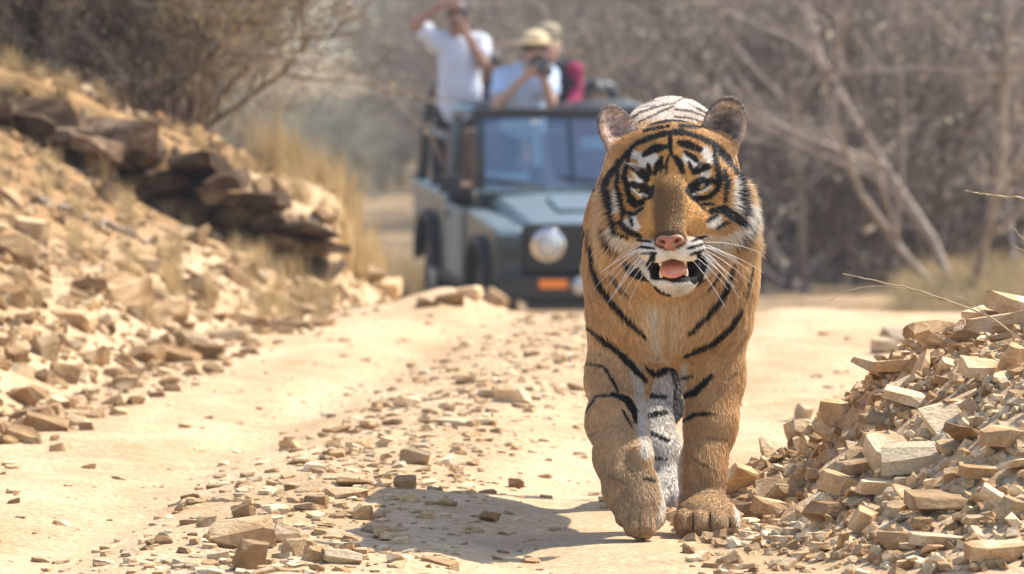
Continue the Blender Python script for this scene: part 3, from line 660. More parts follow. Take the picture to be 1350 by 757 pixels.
def build_jeep():
    paint = mat('teal_paint_sun_glare', (.035,.075,.09), .30, spec=.35, Coat_Weight=.12); bsdf(paint).inputs['Coat Roughness'].default_value = .18
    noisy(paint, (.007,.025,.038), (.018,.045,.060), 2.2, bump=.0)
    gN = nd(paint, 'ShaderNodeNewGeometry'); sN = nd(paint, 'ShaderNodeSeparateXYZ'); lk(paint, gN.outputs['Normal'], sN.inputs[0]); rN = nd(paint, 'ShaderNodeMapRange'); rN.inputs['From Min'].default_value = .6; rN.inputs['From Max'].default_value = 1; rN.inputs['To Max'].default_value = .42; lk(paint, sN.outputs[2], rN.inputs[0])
    mN = nd(paint, 'ShaderNodeMix', data_type='RGBA'); lk(paint, rN.outputs[0], mN.inputs[0]); lk(paint, bsdf(paint).inputs['Base Color'].links[0].from_socket, mN.inputs[6]); mN.inputs[7].default_value = (.36,.44,.47,1); lk(paint, mN.outputs[2], bsdf(paint).inputs['Base Color'])   # sun glare on the bonnet painted in: pale blue on upward faces
    light = mat('sunlit_blue_paint', (.09,.16,.21), .4, spec=.5); dark = mat('black_rubber_trim', (.018,.018,.02), .6)  # cab frame and door blue painted lighter to stand in for sunlight
    tube_m = mat('grey_roll_bar_paint', (.06,.075,.085), .4, spec=.5); tyre_m = mat('tyre_rubber', (.028,.026,.024), .85); noisy(tyre_m, (.022,.021,.02), (.10,.08,.06), 6, bump=.3)
    steel = mat('steel_rim', (.35,.35,.34), .45, metal=.6); seat_m = mat('brown_seat_vinyl', (.16,.085,.05), .55); noisy(seat_m, (.13,.07,.045), (.22,.13,.085), 8)
    chrome = mat('chrome_ring', (.7,.7,.7), .15, metal=1); lens = mat('headlamp_lens', (.42,.44,.44), .08, spec=.8, Coat_Weight=.6); amber = mat('amber_lens', (.75,.22,.03), .2); white = mat('off_white_matte', (.78,.78,.74), .7)
    gl = bpy.data.materials.new('windscreen_glass'); gl.use_nodes = True; nt = gl.node_tree; nt.nodes.remove(nt.nodes['Principled BSDF'])
    tr = nt.nodes.new('ShaderNodeBsdfTransparent'); tr.inputs[0].default_value = (.45,.56,.62,1); gs = nt.nodes.new('ShaderNodeBsdfGlossy'); gs.inputs['Roughness'].default_value = .04; gs.inputs[0].default_value = (.72,.88,1,1)
    df = nt.nodes.new('ShaderNodeBsdfDiffuse'); df.inputs[0].default_value = (.45,.45,.42,1)
    mx = nt.nodes.new('ShaderNodeMixShader'); mx.inputs[0].default_value = .22; m2 = nt.nodes.new('ShaderNodeMixShader'); m2.inputs[0].default_value = .05
    nt.links.new(tr.outputs[0], mx.inputs[1]); nt.links.new(gs.outputs[0], mx.inputs[2]); nt.links.new(mx.outputs[0], m2.inputs[1]); nt.links.new(df.outputs[0], m2.inputs[2]); nt.links.new(m2.outputs[0], nt.nodes['Material Output'].inputs['Surface'])
    gz = float(ground_z(np.array([JEEP_POS[0]]), np.array([JEEP_POS[1]]))[0])
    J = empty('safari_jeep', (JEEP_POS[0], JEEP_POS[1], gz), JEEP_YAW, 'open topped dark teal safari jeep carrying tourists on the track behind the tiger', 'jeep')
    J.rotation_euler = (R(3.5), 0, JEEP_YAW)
    # front at y=0, x to the picture's right, z up
    box('chassis', (0,1.95,.50), (1.0,3.6,.16), dark, J)
    # bonnet: tapered box with crowned top
    bm = bmesh.new(); sec = [(.12,.52,.985),(.55,.56,1.045),(1.28,.62,1.125)]; rows = []
    for y, hw, zt in sec:
        rows.append([bm.verts.new(p) for p in ((-hw,y,.72),(-hw,y,zt-.05),(-hw+.06,y,zt-.008),(-hw*.5,y,zt+.012),(0,y,zt+.02),(hw*.5,y,zt+.012),(hw-.06,y,zt-.008),(hw,y,zt-.05),(hw,y,.72))])
    for a, b in zip(rows[:-1], rows[1:]):
        for i in range(8): bm.faces.new((a[i], a[i+1], b[i+1], b[i]))
    bm.faces.new(rows[0][::-1]); bm.faces.new(rows[-1]); bmesh.ops.recalc_face_normals(bm, faces=bm.faces[:])
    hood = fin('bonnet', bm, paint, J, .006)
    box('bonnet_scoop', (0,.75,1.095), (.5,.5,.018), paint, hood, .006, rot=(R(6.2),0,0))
    # grille panel with slots and lamps
    grille = box('grille', (0,.10,.84), (1.12,.07,.34), dark, J, .015)
    for k in range(7): box('slot', (-.21+.07*k,.066,.85), (.035,.03,.20), dark, grille, .004)
    for s in (-1,1):
        h = lathe('headlight', [(.0,-.055),(.05,-.05),(.085,-.03),(.098,-.0),(.098,.03),(.0,.03)], (s*.40,.062,.86), 'y', lens, J)
        lathe('bezel', [(.096,-.02),(.118,-.02),(.122,.0),(.118,.03),(.096,.03)], (s*.40,.062,.86), 'y', chrome, h)
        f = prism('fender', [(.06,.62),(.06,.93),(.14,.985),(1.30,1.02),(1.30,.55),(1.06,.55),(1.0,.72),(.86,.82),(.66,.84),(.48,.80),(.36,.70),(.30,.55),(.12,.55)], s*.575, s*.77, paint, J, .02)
        prism('arch_flare', [(1.10,.52),(1.03,.75),(.88,.86),(.66,.885),(.46,.84),(.33,.73),(.25,.52),(.30,.52),(.38,.70),(.49,.79),(.67,.83),(.85,.81),(.98,.71),(1.05,.52)], s*.765, s*.83, dark, f, .008)
        box('indicator', (s*.66,.05,.80), (.12,.03,.06), dark, f, .008)
        box('front_reflector', (s*.38,-.055,.60), (.20,.03,.06), amber, J, .006)
        lathe('fog_lamp', [(0,-.03),(.05,-.02),(.06,0),(.06,.04),(0,.04)], (s*.19,-.06,.585), 'y', lens, J, 24)
    bp = box('bumper', (0,-.01,.575), (1.50,.09,.15), dark, J, .02)
    box('number_plate', (0,-.07,.70), (.36,.01,.10), mat('worn_number_plate', (.55,.5,.36), .6), bp, .002)
    box('skid_bar', (0,.03,.44), (1.1,.06,.06), dark, J, .01)
    # tub sides
    side = [(1.30,.45),(1.30,1.02),(1.42,1.02),(1.50,.78),(1.62,.62),(2.02,.58),(2.16,.66),(2.22,.86),(2.26,1.02),(3.85,1.02),(3.85,.5),(3.45,.5),(3.40,.66),(3.25,.80),(3.02,.84),(2.80,.80),(2.66,.66),(2.60,.48)]
    for s in (-1,1):
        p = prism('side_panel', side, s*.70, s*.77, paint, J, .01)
        prism('arch_flare', [(3.46,.48),(3.42,.67),(3.27,.83),(3.02,.88),(2.78,.83),(2.63,.67),(2.58,.48),(2.63,.48),(2.68,.66),(2.81,.79),(3.02,.83),(3.24,.79),(3.37,.65),(3.41,.48)], s*.765, s*.83, dark, p, .008)
        box('waist_rail', (s*.735,3.05,1.035), (.09,1.62,.03), light, p, .008)
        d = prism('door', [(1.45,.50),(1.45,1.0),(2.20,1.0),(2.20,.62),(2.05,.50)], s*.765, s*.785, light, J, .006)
        box('handle', (s*.797,2.08,.92), (.02,.12,.025), dark, d, .004)
        box('rocker', (s*.755,1.95,.46), (.07,1.3,.06), dark, p, .01)
        # wing mirror
        mr = box('wing_mirror', (s*.90,1.28,1.20), (.16,.05,.13), dark, J, .015); tubeo('mirror_arm', [(s*.72,1.34,1.08),(s*.82,1.31,1.12),(s*.88,1.30,1.17)], .01, dark, mr, 6)
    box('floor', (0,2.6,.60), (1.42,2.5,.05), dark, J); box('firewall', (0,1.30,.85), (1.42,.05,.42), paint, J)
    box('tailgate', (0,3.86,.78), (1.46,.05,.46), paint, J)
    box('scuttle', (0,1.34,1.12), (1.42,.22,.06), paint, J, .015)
    # windscreen, raked back
    zb, zt, yb, yt, hw = 1.16, 1.67, 1.33, 1.55, .67
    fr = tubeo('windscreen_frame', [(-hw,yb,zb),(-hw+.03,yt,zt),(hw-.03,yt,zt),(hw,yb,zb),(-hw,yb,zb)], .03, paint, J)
    box('header_rail', (0,yt+.02,zt+.015), (1.40,.10,.07), dark, fr, .015); box('centre_bar', (0,(yb+yt)/2,(zb+zt)/2), (.03,.03,.54), paint, fr, .005, rot=(R(-19.5),0,0))
    bm = bmesh.new(); q = [bm.verts.new(p) for p in ((-hw,yb,zb),(hw,yb,zb),(hw-.03,yt,zt),(-hw+.03,yt,zt))]; bm.faces.new(q); fin('windscreen', bm, gl, J)
    rk = lambda x, t, off=-.006: (x, yb+(yt-yb)*t+off, zb+(zt-zb)*t)
    for (x, t, w, h) in ((-.36,.86,.30,.06),(-.245,.62,.07,.34),(-.48,.16,.34,.06),(.20,.62,.22,.09),(.5,.3,.14,.10)):
        box('pale_patch', rk(x,t,.012), (w,.003,h), white, fr, 0, rot=(R(-19.5),0,0))  # pale rectangles set just behind the windscreen plane
    for x in (-.42,.22): tubeo('wiper', [rk(x+.22,.0,-.03), rk(x,.10,-.03), rk(x-.3,.16,-.03)], .009, dark, J, 6)
    # cab frame and roll bars
    for s in (-1,1):
        tubeo('cab_frame', [(s*(hw-.03),yt,zt),(s*.70,1.75,1.69),(s*.70,2.22,1.67),(s*.735,2.30,1.02)], .038, light, J)
    tubeo('cab_hoop', [(-.70,2.24,1.02),(-.68,2.24,1.69),(.68,2.24,1.69),(.70,2.24,1.02)], .03, tube_m, J)
    tubeo('roll_bar', [(-.73,3.75,1.0),(-.71,3.62,1.5),(-.68,3.5,1.76),(.68,3.5,1.76),(.71,3.62,1.5),(.73,3.75,1.0)], .045, tube_m, J)
    for s in (-1,1): tubeo('side_bar', [(s*.70,2.25,1.42),(s*.71,3.62,1.45)], .022, tube_m, J, 8); 
    tubeo('grab_rail', [(-.68,2.5,1.0),(-.66,2.5,1.70),(.66,2.5,1.70),(.68,2.5,1.0)], .025, tube_m, J)
    # seats, wheel, dashboard
    box('dashboard', (0,1.48,1.03), (1.36,.22,.16), dark, J, .03)
    sw = lathe('steering_wheel', [(.165,-.012),(.185,-.012),(.19,0),(.185,.012),(.165,.012),(.165,-.012)], (-.36,1.72,1.12), 'y', dark, J, 32); box('spoke', (-.36,1.72,1.12), (.33,.015,.03), dark, sw, .004)
    for x in (-.36,.36):
        st = box('front_seat', (x,2.02,.86), (.48,.48,.14), seat_m, J, .04); box('backrest', (x,2.24,1.16), (.46,.12,.56), seat_m, st, .04, rot=(R(-8),0,0))
    for y in (2.85,3.55):
        st = box('bench_seat', (0,y,1.02), (1.30,.42,.13), seat_m, J, .04); box('bench_back', (0,y+.26,1.26), (1.30,.10,.42), seat_m, st, .035, rot=(R(-6),0,0))
    # wheels
    for s in (-1,1):
        for y in (.68,3.02):
            c = (s*.66, y, .36)
            w = empty('wheel', (0,0,0)); w.parent = J
            prof = [(.20,-.10),(.30,-.105),(.345,-.10),(.36,-.07),(.362,0),(.36,.07),(.345,.10),(.30,.105),(.20,.10)]
            t = lathe('tyre', prof, c, 'x', tyre_m, w, 44)
            rim = lathe('rim', [(.0,s*.05),(.06,s*.06),(.08,s*.03),(.15,s*.035),(.17,s*.075),(.205,s*.085),(.205,-.09),(.0,-.09)], c, 'x', steel, w, 36)
    return J
JEEP = build_jeep()
# ------------------------------------------------------------------ tourists
def build_person(base, yaw, label, j, top, bottom, hair, skin, extras=None, sleeve=.55, hat=None, lower=True):
    """j: joints in the person's own frame (x right in picture, y away, z up), origin at the feet"""
    c, s = math.cos(yaw), math.sin(yaw); Mx = np.eye(4); Mx[:3,:3] = [[c,-s,0],[s,c,0],[0,0,1]]
    root = empty('person', base, 0, label, 'person', 'tourists in the jeep')
    J = {k: np.array(v, float) for k, v in j.items()}
    def arm(S, sd, k=.02, inf=0.0, upto=None):
        sh, el, wr = J['sh'+sd], J['el'+sd], J['wr'+sd]
        if upto is None: S.chain([(sh,.052+inf),(el,.040+inf),(wr,.028+inf)], k=k)
        else: S.chain([(sh,.060+inf),(sh+(el-sh)*upto,.056+inf)], k=k)
    # body: one skin
    S = SDF(Mx); hd, nk = J['head'], J['neck']; f = J['face']; f = f/np.linalg.norm(f); side = np.cross(f, (0,0,1.)); side /= np.linalg.norm(side)+1e-9; upv = np.cross(side, f)
    S.ell(hd, (.078,.095,.118), k=.02); S.ell(hd+f*.03-upv*.06, (.055,.06,.06), k=.03)
    S.cone(hd+f*.085+upv*.01, hd+f*.108-upv*.022, .011, .016, k=.012)                       # nose
    for sd in (-1,1):
        S.ell(hd+side*sd*.080-upv*.01-f*.005, (.014,.024,.032), k=.01)                         # ears
        S.ell(hd+f*.086+side*sd*.033+upv*.008, (.017,.017,.010), k=.008, op=-1)
    S.cone(hd+f*.086-upv*.062-side*.022, hd+f*.086-upv*.062+side*.022, .008,.008, k=.006)   # lips
    S.cone(nk, hd-upv*.06-f*.02, .056, .052, k=.03)
    S.chain([(nk-np.array([0,0,.06]),.10),(J['chest'],.125),(J['waist'],.115),(J['hip'],.13)], k=.06)
    for sd in 'LR':
        S.cone(J['chest']+np.array([0,0,.10]), J['sh'+sd], .07, .055, k=.05); arm(S, sd)
        wr, fd = J['wr'+sd], J['hd'+sd]; d = fd-wr; L = np.linalg.norm(d)+1e-9; d = d/L; pv = np.cross(d, f); pv /= np.linalg.norm(pv)+1e-9; cu = np.cross(pv, d)
        pc = wr+d*.055; S.cone(wr, wr+d*.075, .026, .030, k=.015); S.cone(wr+d*.05-pv*.018, wr+d*.08+pv*.02, .018,.018, k=.012)
        for i, (o_, l_) in enumerate(((-.030,.060),(-.010,.072),(.010,.068),(.030,.052))):
            a = wr+d*.085+pv*o_; b = a+d*l_*.55+cu*.008; e = b+d*l_*.35-cu*.022; S.chain([(a,.0095),(b,.009),(e,.008)], k=.005)
        a = wr+d*.03-pv*.028; S.chain([(a,.012),(a+d*.035-pv*.025,.010),(a+d*.065-pv*.028-cu*.012,.009)], k=.006)
        if lower: S.chain([(J['hip'],.10),(J['kn'+sd],.062),(J['an'+sd],.042)], k=.04); S.cone(J['an'+sd]-np.array([0,0,.03]), J['an'+sd]+np.array([0,-.16,-.05]), .045,.032, k=.03)
    v, q = S.nets(.011); body = link('body', npmesh('body', v, q), skin, root)
    # shirt
    S = SDF(Mx); S.chain([(nk-np.array([0,0,.075]),.108),(J['chest'],.150),(J['waist'],.145),(J['hip']+np.array([0,0,.02]),.158)], k=.07)
    for sd in 'LR': S.cone(J['chest']+np.array([0,0,.10]), J['sh'+sd], .085, .074, k=.06); arm(S, sd, .04, .017, sleeve)
    S.cone(nk+np.array([0,0,.10]), nk-np.array([0,0,.035]), .05, .062, k=.01, ) if False else None
    v, q = S.nets(.014); v = v+S.normals(v)*(.010*fbm(v*9, 3))[:,None]
    link('shirt', npmesh('shirt', v, q), top, root)
    if lower:
        S = SDF(Mx); S.ell(J['hip'], (.155,.125,.12), k=.05)
        for sd in 'LR': S.chain([(J['hip']+(.06 if sd == 'R' else -.06)*np.array([1,0,0]),.11),(J['kn'+sd],.082),(J['an'+sd]+np.array([0,0,.03]),.062)], k=.05)
        v, q = S.nets(.016); link('trousers', npmesh('trousers', v, q), bottom, root)
    # hair or hat
    S = SDF(Mx); S.ell(hd+upv*.028-f*.014, (.088,.102,.108), k=.02); S.ell(hd-f*.045-upv*.03, (.075,.06,.09), k=.03); S.ell(hd+f*.085-upv*.045, (.075,.055,.085), k=.02, op=-1)
    v, q = S.nets(.010); v = v+S.normals(v)*(.007*fbm(v*40, 2))[:,None]; link('hair', npmesh('hair', v, q), hair, root)
    if hat:
        m, br = hat; S = SDF(Mx); cc = hd+upv*.085; S.ell(cc+upv*.025, (.098,.108,.062), k=.02)
        S.ell(cc-upv*.008+f*(.0 if br > .15 else .07), (br, br*1.08, .012) if br > .15 else (.085,.10,.010), k=.015)
        v, q = S.nets(.010); link('hat', npmesh('hat', v, q), m, root)
    if extras:
        S = SDF(Mx); S.chain([(J['neck']+np.array([.06,-.02,-.06]),.05),(J['shR']+np.array([.015,-.03,.0]),.062),(J['elR'],.062),(J['wrR'],.038)], k=.05)
        v, q = S.nets(.013); v = v+S.normals(v)*(.010*fbm(v*11, 3))[:,None]; link('shawl', npmesh('shawl', v, q), extras, root)
    return root, Mx
def build_people():
    skin1 = mat('tanned_skin', (.36,.19,.125), .5, Subsurface_Weight=.1); skin2 = mat('light_skin', (.52,.31,.22), .5, Subsurface_Weight=.1); skin3 = mat('brown_skin', (.20,.105,.065), .5)
    for m in (skin1, skin2, skin3): bsdf(m).inputs['Subsurface Radius'].default_value = (.02,.008,.004); bsdf(m).inputs['Subsurface Scale'].default_value = .3
    hair = mat('dark_hair', (.022,.015,.012), .5)
    def cloth(n, a, b): m = mat(n, a, .85, spec=.15); noisy(m, a, b, 7, bump=.25, bscale=300, dist=.002); return m
    greyt = cloth('pale_grey_cotton', (.50,.53,.60), (.62,.64,.70)); blue = cloth('light_blue_cotton', (.42,.54,.72), (.55,.66,.80)); mag = cloth('magenta_cotton', (.24,.02,.06), (.34,.045,.10)); blk = cloth('black_cloth', (.02,.02,.024), (.04,.04,.045)); navy = cloth('dark_trousers', (.022,.022,.028), (.045,.042,.045))
    wht = cloth('white_cotton', (.70,.70,.70), (.8,.8,.8)); red = cloth('maroon_cotton', (.20,.05,.05), (.28,.08,.07)); straw = cloth('straw_hat', (.58,.44,.25), (.70,.56,.34)); khaki = cloth('khaki_cap', (.30,.25,.17), (.38,.32,.22)); plum = cloth('plum_scarf', (.10,.05,.10), (.15,.08,.14))
    cam_m = mat('black_camera_plastic', (.012,.012,.016), .35); glass = mat('camera_lens_glass', (.03,.03,.06), .05, spec=.9)
    def D(px, py, d): return P(px, py, d)
    # standing man, one arm raised to his head, the other holding a small camera to his face
    d = 50.6; feet = D(603, 105+FPX*(HCAM-(-.32))/d, d); b = D(606, 0, d); fz = -.30
    base = (float(b[0]), d, fz)
    def rel(px, py, dd=0): p = D(px, py, d+dd); return (p[0]-base[0], p[1]-base[1], p[2]-base[2])
    j = dict(head=rel(603,24), neck=rel(604,50), face=(-.15,-.95,-.2), chest=rel(606,78,.02), waist=rel(606,118,.02), hip=rel(604,150,.03),
             shL=rel(577,56), elL=rel(548,30,-.05), wrL=rel(583,5,-.10), hdL=rel(600,8,-.12), shR=rel(632,58), elR=rel(637,84,-.12), wrR=rel(616,46,-.20), hdR=rel(608,32,-.20),
             knL=(-.13,-.04,.48), anL=(-.15,.03,.09), knR=(.12,-.04,.48), anR=(.13,.03,.09))
    build_person(base, 0, 'standing tourist in pale grey shirt and dark trousers, one elbow raised', j, greyt, navy, hair, skin1, sleeve=.5)
    # small camera held by the standing man
    e = empty('compact_camera', rel_abs(base, rel(606,30,-.15)), 0, 'small dark camera held to the face of the standing tourist', 'camera')
    box('body', (0,0,0), (.11,.035,.07), cam_m, e, .008); lathe('lens', [(.0,-.06),(.026,-.055),(.03,-.015),(.03,0),(0,0)], (0,0,0), 'y', glass, e, 24)
    # photographer with the straw hat
    d = 49.6; b = D(700, 0, d); base = (float(b[0]), d, -.32)
    j = dict(head=rel2(base,d,705,70), neck=rel2(base,d,700,94,.05), face=(.12,-.95,-.28), chest=rel2(base,d,692,118,.10), waist=rel2(base,d,690,150,.16), hip=rel2(base,d,690,182,.2),
             shL=rel2(base,d,664,103,.05), elL=rel2(base,d,655,138,-.20), wrL=rel2(base,d,690,104,-.30), hdL=rel2(base,d,702,95,-.34), shR=rel2(base,d,722,101,.05), elR=rel2(base,d,726,136,-.20), wrR=rel2(base,d,718,104,-.32), hdR=rel2(base,d,714,94,-.36),
             knL=(-.10,-.20,.50), anL=(-.12,.0,.10), knR=(.10,-.20,.50), anR=(.10,.0,.10))
    build_person(base, 0, 'tourist in straw hat and light blue shirt leaning forward behind a camera', j, blue, navy, hair, skin2, hat=(straw, .20))
    e = empty('telephoto_camera', rel_abs(base, rel2(base,d,710,86,-.30)), 0, 'black camera with long lens held by the straw hatted tourist', 'camera'); e.rotation_euler = (R(8),0,R(12))
    box('body', (0,0,0), (.14,.07,.10), cam_m, e, .015); lathe('lens', [(0,-.26),(.042,-.262),(.05,-.25),(.05,-.12),(.038,-.10),(.038,0),(0,0)], (0,-.02,-.005), 'y', cam_m, e, 28); lathe('front_glass', [(0,-.268),(.04,-.264)], (0,-.02,-.005), 'y', glass, e, 28); box('prism', (0,0,.06), (.06,.06,.04), cam_m, e, .012)
    # person behind, magenta top and khaki cap
    d = 51.0; b = D(735, 0, d); base = (float(b[0]), d, -.32)
    J3 = lambda hx, hy: dict(head=rel2(base,d,hx,hy), neck=rel2(base,d,hx,hy+24,.04), face=(0,-1,-.1), chest=rel2(base,d,hx+4,hy+50,.05), waist=rel2(base,d,hx+4,hy+90,.06), hip=rel2(base,d,hx+3,hy+122,.06),
             shL=rel2(base,d,hx-26,hy+34,.02), elL=rel2(base,d,hx-30,hy+76,-.06), wrL=rel2(base,d,hx-14,hy+82,-.25), hdL=rel2(base,d,hx-6,hy+80,-.33), shR=rel2(base,d,hx+32,hy+34,.02), elR=rel2(base,d,hx+38,hy+72,-.06), wrR=rel2(base,d,hx+26,hy+84,-.26), hdR=rel2(base,d,hx+22,hy+82,-.33),
             knL=(-.12,-.05,.46), anL=(-.12,0,.10), knR=(.12,-.05,.46), anR=(.12,0,.10))
    build_person(base, 0, 'tourist in black top, magenta shawl and khaki cap behind the photographer', J3(722,60), blk, navy, hair, skin2, hat=(khaki, .10), extras=mag)
    d = 51.3; b = D(646, 0, d); base = (float(b[0]), d, -.34)
    build_person(base, 0, 'dark haired tourist in plum clothing half hidden behind the standing man', J3(648,88), plum, navy, hair, skin3)
    d = 50.2; b = D(786, 0, d); base = (float(b[0]), d, -.62)
    build_person(base, 0, 'dark haired tourist in maroon sitting low behind the windscreen', J3(784,128), red, navy, hair, skin3)
def rel_abs(base, r): return tuple(np.array(base)+np.array(r))
def rel2(base, d, px, py, dd=0): p = P(px, py, d+dd); return (p[0]-base[0], p[1]-base[1], p[2]-base[2])
build_people()
# ------------------------------------------------------------------ tiger
def build_tiger():
    AX = (885-CX)/FPX                                     # the walking line runs away along the road
    def W(x, y, z): return np.array([AX*y+x, y, z])
    gZ = lambda x, y: float(ground_z(np.array([x]), np.array([y]))[0]) if 'ground_z' in globals() else 0.
    # head frame: u to the right of the picture, v up, w towards the nose
    o = P(885, 246, 14.68)
    roll, yaw = R(3.6), R(-5)
    U = np.array([1,0,0.]); Vv = np.array([0,0,1.]); Wn = np.array([0,-1,0.])
    def rotm(axis, a): return np.array(Matrix.Rotation(a, 3, Vector(axis)))
    RM = rotm((0,1,0), -roll) @ rotm((0,0,1), yaw)
    M = np.eye(4); M[:3,0], M[:3,1], M[:3,2] = RM@U, RM@Vv, RM@Wn; M[:3,3] = o
    H = SDF(M); g = 1
    H.ell((0,.025,-.09), (.108,.116,.13), k=.03, g=g)
    H.ell((0,.045,-.045), (.088,.072,.075), k=.04, g=g)              # forehead
    for s in (-1,1):
        H.ell((s*.054,.03,.006), (.036,.02,.03), k=.03, g=g)         # brow
        H.ell((s*.086,-.03,-.04), (.052,.062,.07), k=.04, g=g)       # cheek bone
        H.ell((s*.113,-.050,-.09), (.040,.085,.042), rot=(0,0,s*.2), k=.04, g=g)  # ruff
        H.ell((s*.085,-.115,-.08), (.06,.05,.05), k=.04, g=g)        # lower ruff
        H.cone((s*.05,-.085,.05), (s*.088,-.085,-.03), .036, .055, k=.04, g=g)
    H.cone((0,.02,.0), (0,-.094,.118), .040, .031, k=.035, g=g)       # bridge of the nose
    H.ell((0,-.05,.055), (.04,.06,.04), k=.03, g=g)
    H.ell((0,-.106,.138), (.028,.02,.024), k=.02, g=g)                # nose tip
    for s in (-1,1): H.ell((s*.034,-.136,.115), (.037,.027,.038), rot=(0,0,s*.25), k=.016, g=g)  # whisker pads
    H.cone((0,-.202,.074), (0,-.15,-.06), .027, .065, k=.03, g=g)     # lower jaw
    H.ell((0,-.204,.085), (.036,.019,.03), k=.02, g=g)                # chin
    for s in (-1,1): H.cone((s*.028,-.197,.07), (s*.07,-.15,-.02), .018, .035, k=.025, g=g)
    # ears: cupped shells
    for s in (-1,1):
        yw = .75 if s < 0 else -.05
        c = np.array((s*.116,.122,-.125)); 
        H.ell(c, (.047,.066,.020), rot=(0,yw,-s*.38), k=.012, g=2)
        f = np.array((math.sin(yw), 0, math.cos(yw)))
        H.ell(c+f*.018+np.array((s*.002,.003,0)), (.042,.060,.024), rot=(0,yw,-s*.38), k=.005, g=2, op=-1)
        H.ell((s*.085,.072,-.11), (.042,.035,.045), k=.03, g=g)
    # eye sockets and mouth
    for s in (-1,1): H.ell((s*.0605,-.001,.040), (.0165,.0085,.022), rot=(0,0,s*.36), k=.006, g=g, op=-1)
    for s in (-1,1):
        e = lambda t, dv, dw: (s*(.0605+.019*t), -.001+s*0+.0062*t+dv, .030-.010*t*t-.006*t+dw)
        H.cone(e(-1,-.001,.002), e(0,.0088,.008), .004, .0072, k=.008, g=g); H.cone(e(0,.0088,.008), e(1,.001,.0), .0072, .004, k=.008, g=g)
        H.cone(e(-1,-.002,.002), e(0,-.0105,.004), .004, .0045, k=.008, g=g); H.cone(e(0,-.0105,.004), e(1,0,0), .0045, .004, k=.008, g=g)
    H.ell((0,-.172,.085), (.038,.0165,.07), k=.012, g=g, op=-1)
    for s in (-1,1): H.ell((s*.033,-.176,.085), (.013,.019,.05), rot=(0,0,s*.2), k=.01, g=g, op=-1)
    # neck and body (world frame)
    B = SDF(); B.p = H.p; g = 3
    B.cone(o+RM@np.array([0,.12,0])*.0+np.array([.0,.16,-.01]), W(0,15.18,.70), .115, .15, k=.06, g=g)
    B.cone(o+np.array([.0,.13,-.10]), W(0,15.15,.60), .10, .15, k=.06, g=g)
    B.ell(W(0,15.28,.655), (.140,.34,.285), k=.06, g=g)               # rib cage
    for s in (-1,1):
        B.ell(W(s*.112,15.16,.61), (.072,.14,.15), rot=(0,0,0), k=.05, g=g); B.ell(W(s*.065,15.2,.80), (.055,.12,.13), k=.05, g=g)   # shoulder
        B.ell(W(s*.110,15.10,.55), (.072,.11,.14), k=.05, g=g)
    B.ell(W(0,15.10,.50), (.11,.14,.115), k=.07, g=g)                 # breast
    B.ell(W(0,15.75,.665), (.165,.62,.235), k=.08, g=4)
    B.ell(W(0,16.3,.735), (.165,.30,.225), k=.1, g=4)
    # left-hand (lifted) foreleg
    lp = lambda x, y, d: P(x, y, d)
    B.chain([(lp(826,440,15.16),.085), (lp(815,500,15.12),.061), (lp(812,555,15.0),.053), (lp(818,603,14.9),.052)], k=.05, g=5)
    B.chain([(lp(818,603,14.9),.051), (lp(833,645,14.84),.054), (lp(845,675,14.805),.044), (lp(847,694,14.78),.026)], k=.03, g=5)
    B.ell(lp(846,608,14.83), (.020,.026,.032), k=.018, g=5); B.cone(lp(842,560,14.96), lp(846,600,14.85), .02, .02, k=.02, g=5)            # wrist pad
    for i, (tx, ty, td, tr) in enumerate(((824,682,14.785,.020), (836,695,14.76,.0215), (851,697,14.76,.0215), (865,684,14.785,.020))):
        B.cone(lp(tx*.8+845*.2,ty-26,td+.022), lp(tx,ty,td), .021, tr, k=.011, g=6)
    # right-hand (planted) foreleg
    B.chain([(lp(936,440,15.16),.085), (lp(941,500,15.14),.058), (lp(938,560,15.10),.048), (lp(927,618,15.05),.040), (lp(926,655,15.03),.047)], k=.05, g=5)
    z0 = .0
    c = lp(932,680,14.98); B.ell((c[0], 14.97, z0+.045), (.066,.085,.043), k=.03, g=6)
    for tx, ty, r_ in ((-.052,14.895,.022), (-.018,14.868,.026), (.020,14.868,.026), (.053,14.895,.023)):
        B.ell((c[0]+tx, ty, z0+.032), (r_,.042,.030), k=.007, g=6)
    # hind legs
    B.chain([(W(-.085,16.28,.64),.125), (W(-.10,15.98,.45),.085), (W(-.055,16.14,.275),.045), (W(-.02,15.95,.12),.038), (W(-.005,15.9,.06),.04)], k=.05, g=7)
    B.ell(W(-.002,15.84,.042), (.055,.09,.04), k=.03, g=7)
    for tx, ty, r_ in ((-.038,15.775,.019), (-.012,15.755,.022), (.016,15.755,.022), (.04,15.775,.019)):
        B.ell(W(tx-.002,ty,.028), (r_,.036,.026), k=.007, g=7)
    B.chain([(W(.09,16.35,.64),.125), (W(.10,16.2,.43),.08), (W(.09,16.62,.30),.043), (W(.088,16.52,.10),.037), (W(.088,16.48,.05),.042)], k=.05, g=7)
    B.ell(W(.088,16.42,.04), (.055,.09,.038), k=.03, g=7)
    # tail
    B.chain([(W(.0,16.5,.84),.05), (W(.0,16.72,.66),.034), (W(.005,16.82,.45),.028), (W(.0,16.85,.28),.027), (W(-.005,16.78,.19),.024), (W(-.01,16.68,.17),.016)], k=.03, g=8)
    lo, hi = B.bounds()
    xs = np.arange(lo[0]-.03, hi[0]+.04, .0045)
    ys = np.concatenate([np.arange(14.45, 15.25, .0045), np.arange(15.25, hi[1]+.06, .011)])
    zs = np.concatenate([np.arange(-.03, .12, .0045), np.arange(.12, .45, .006), np.arange(.45, hi[2]+.05, .0045)])
    V, F = B.nets(axes=(xs, ys, zs))
    # keep the outer skin only (drop stray islands inside)
    N = B.normals(V); G = B.groups(V)
    V = V + N*(.0025*fbm(V*22, 2)*np.isin(G, (1,3,4,5,7)))[:,None]
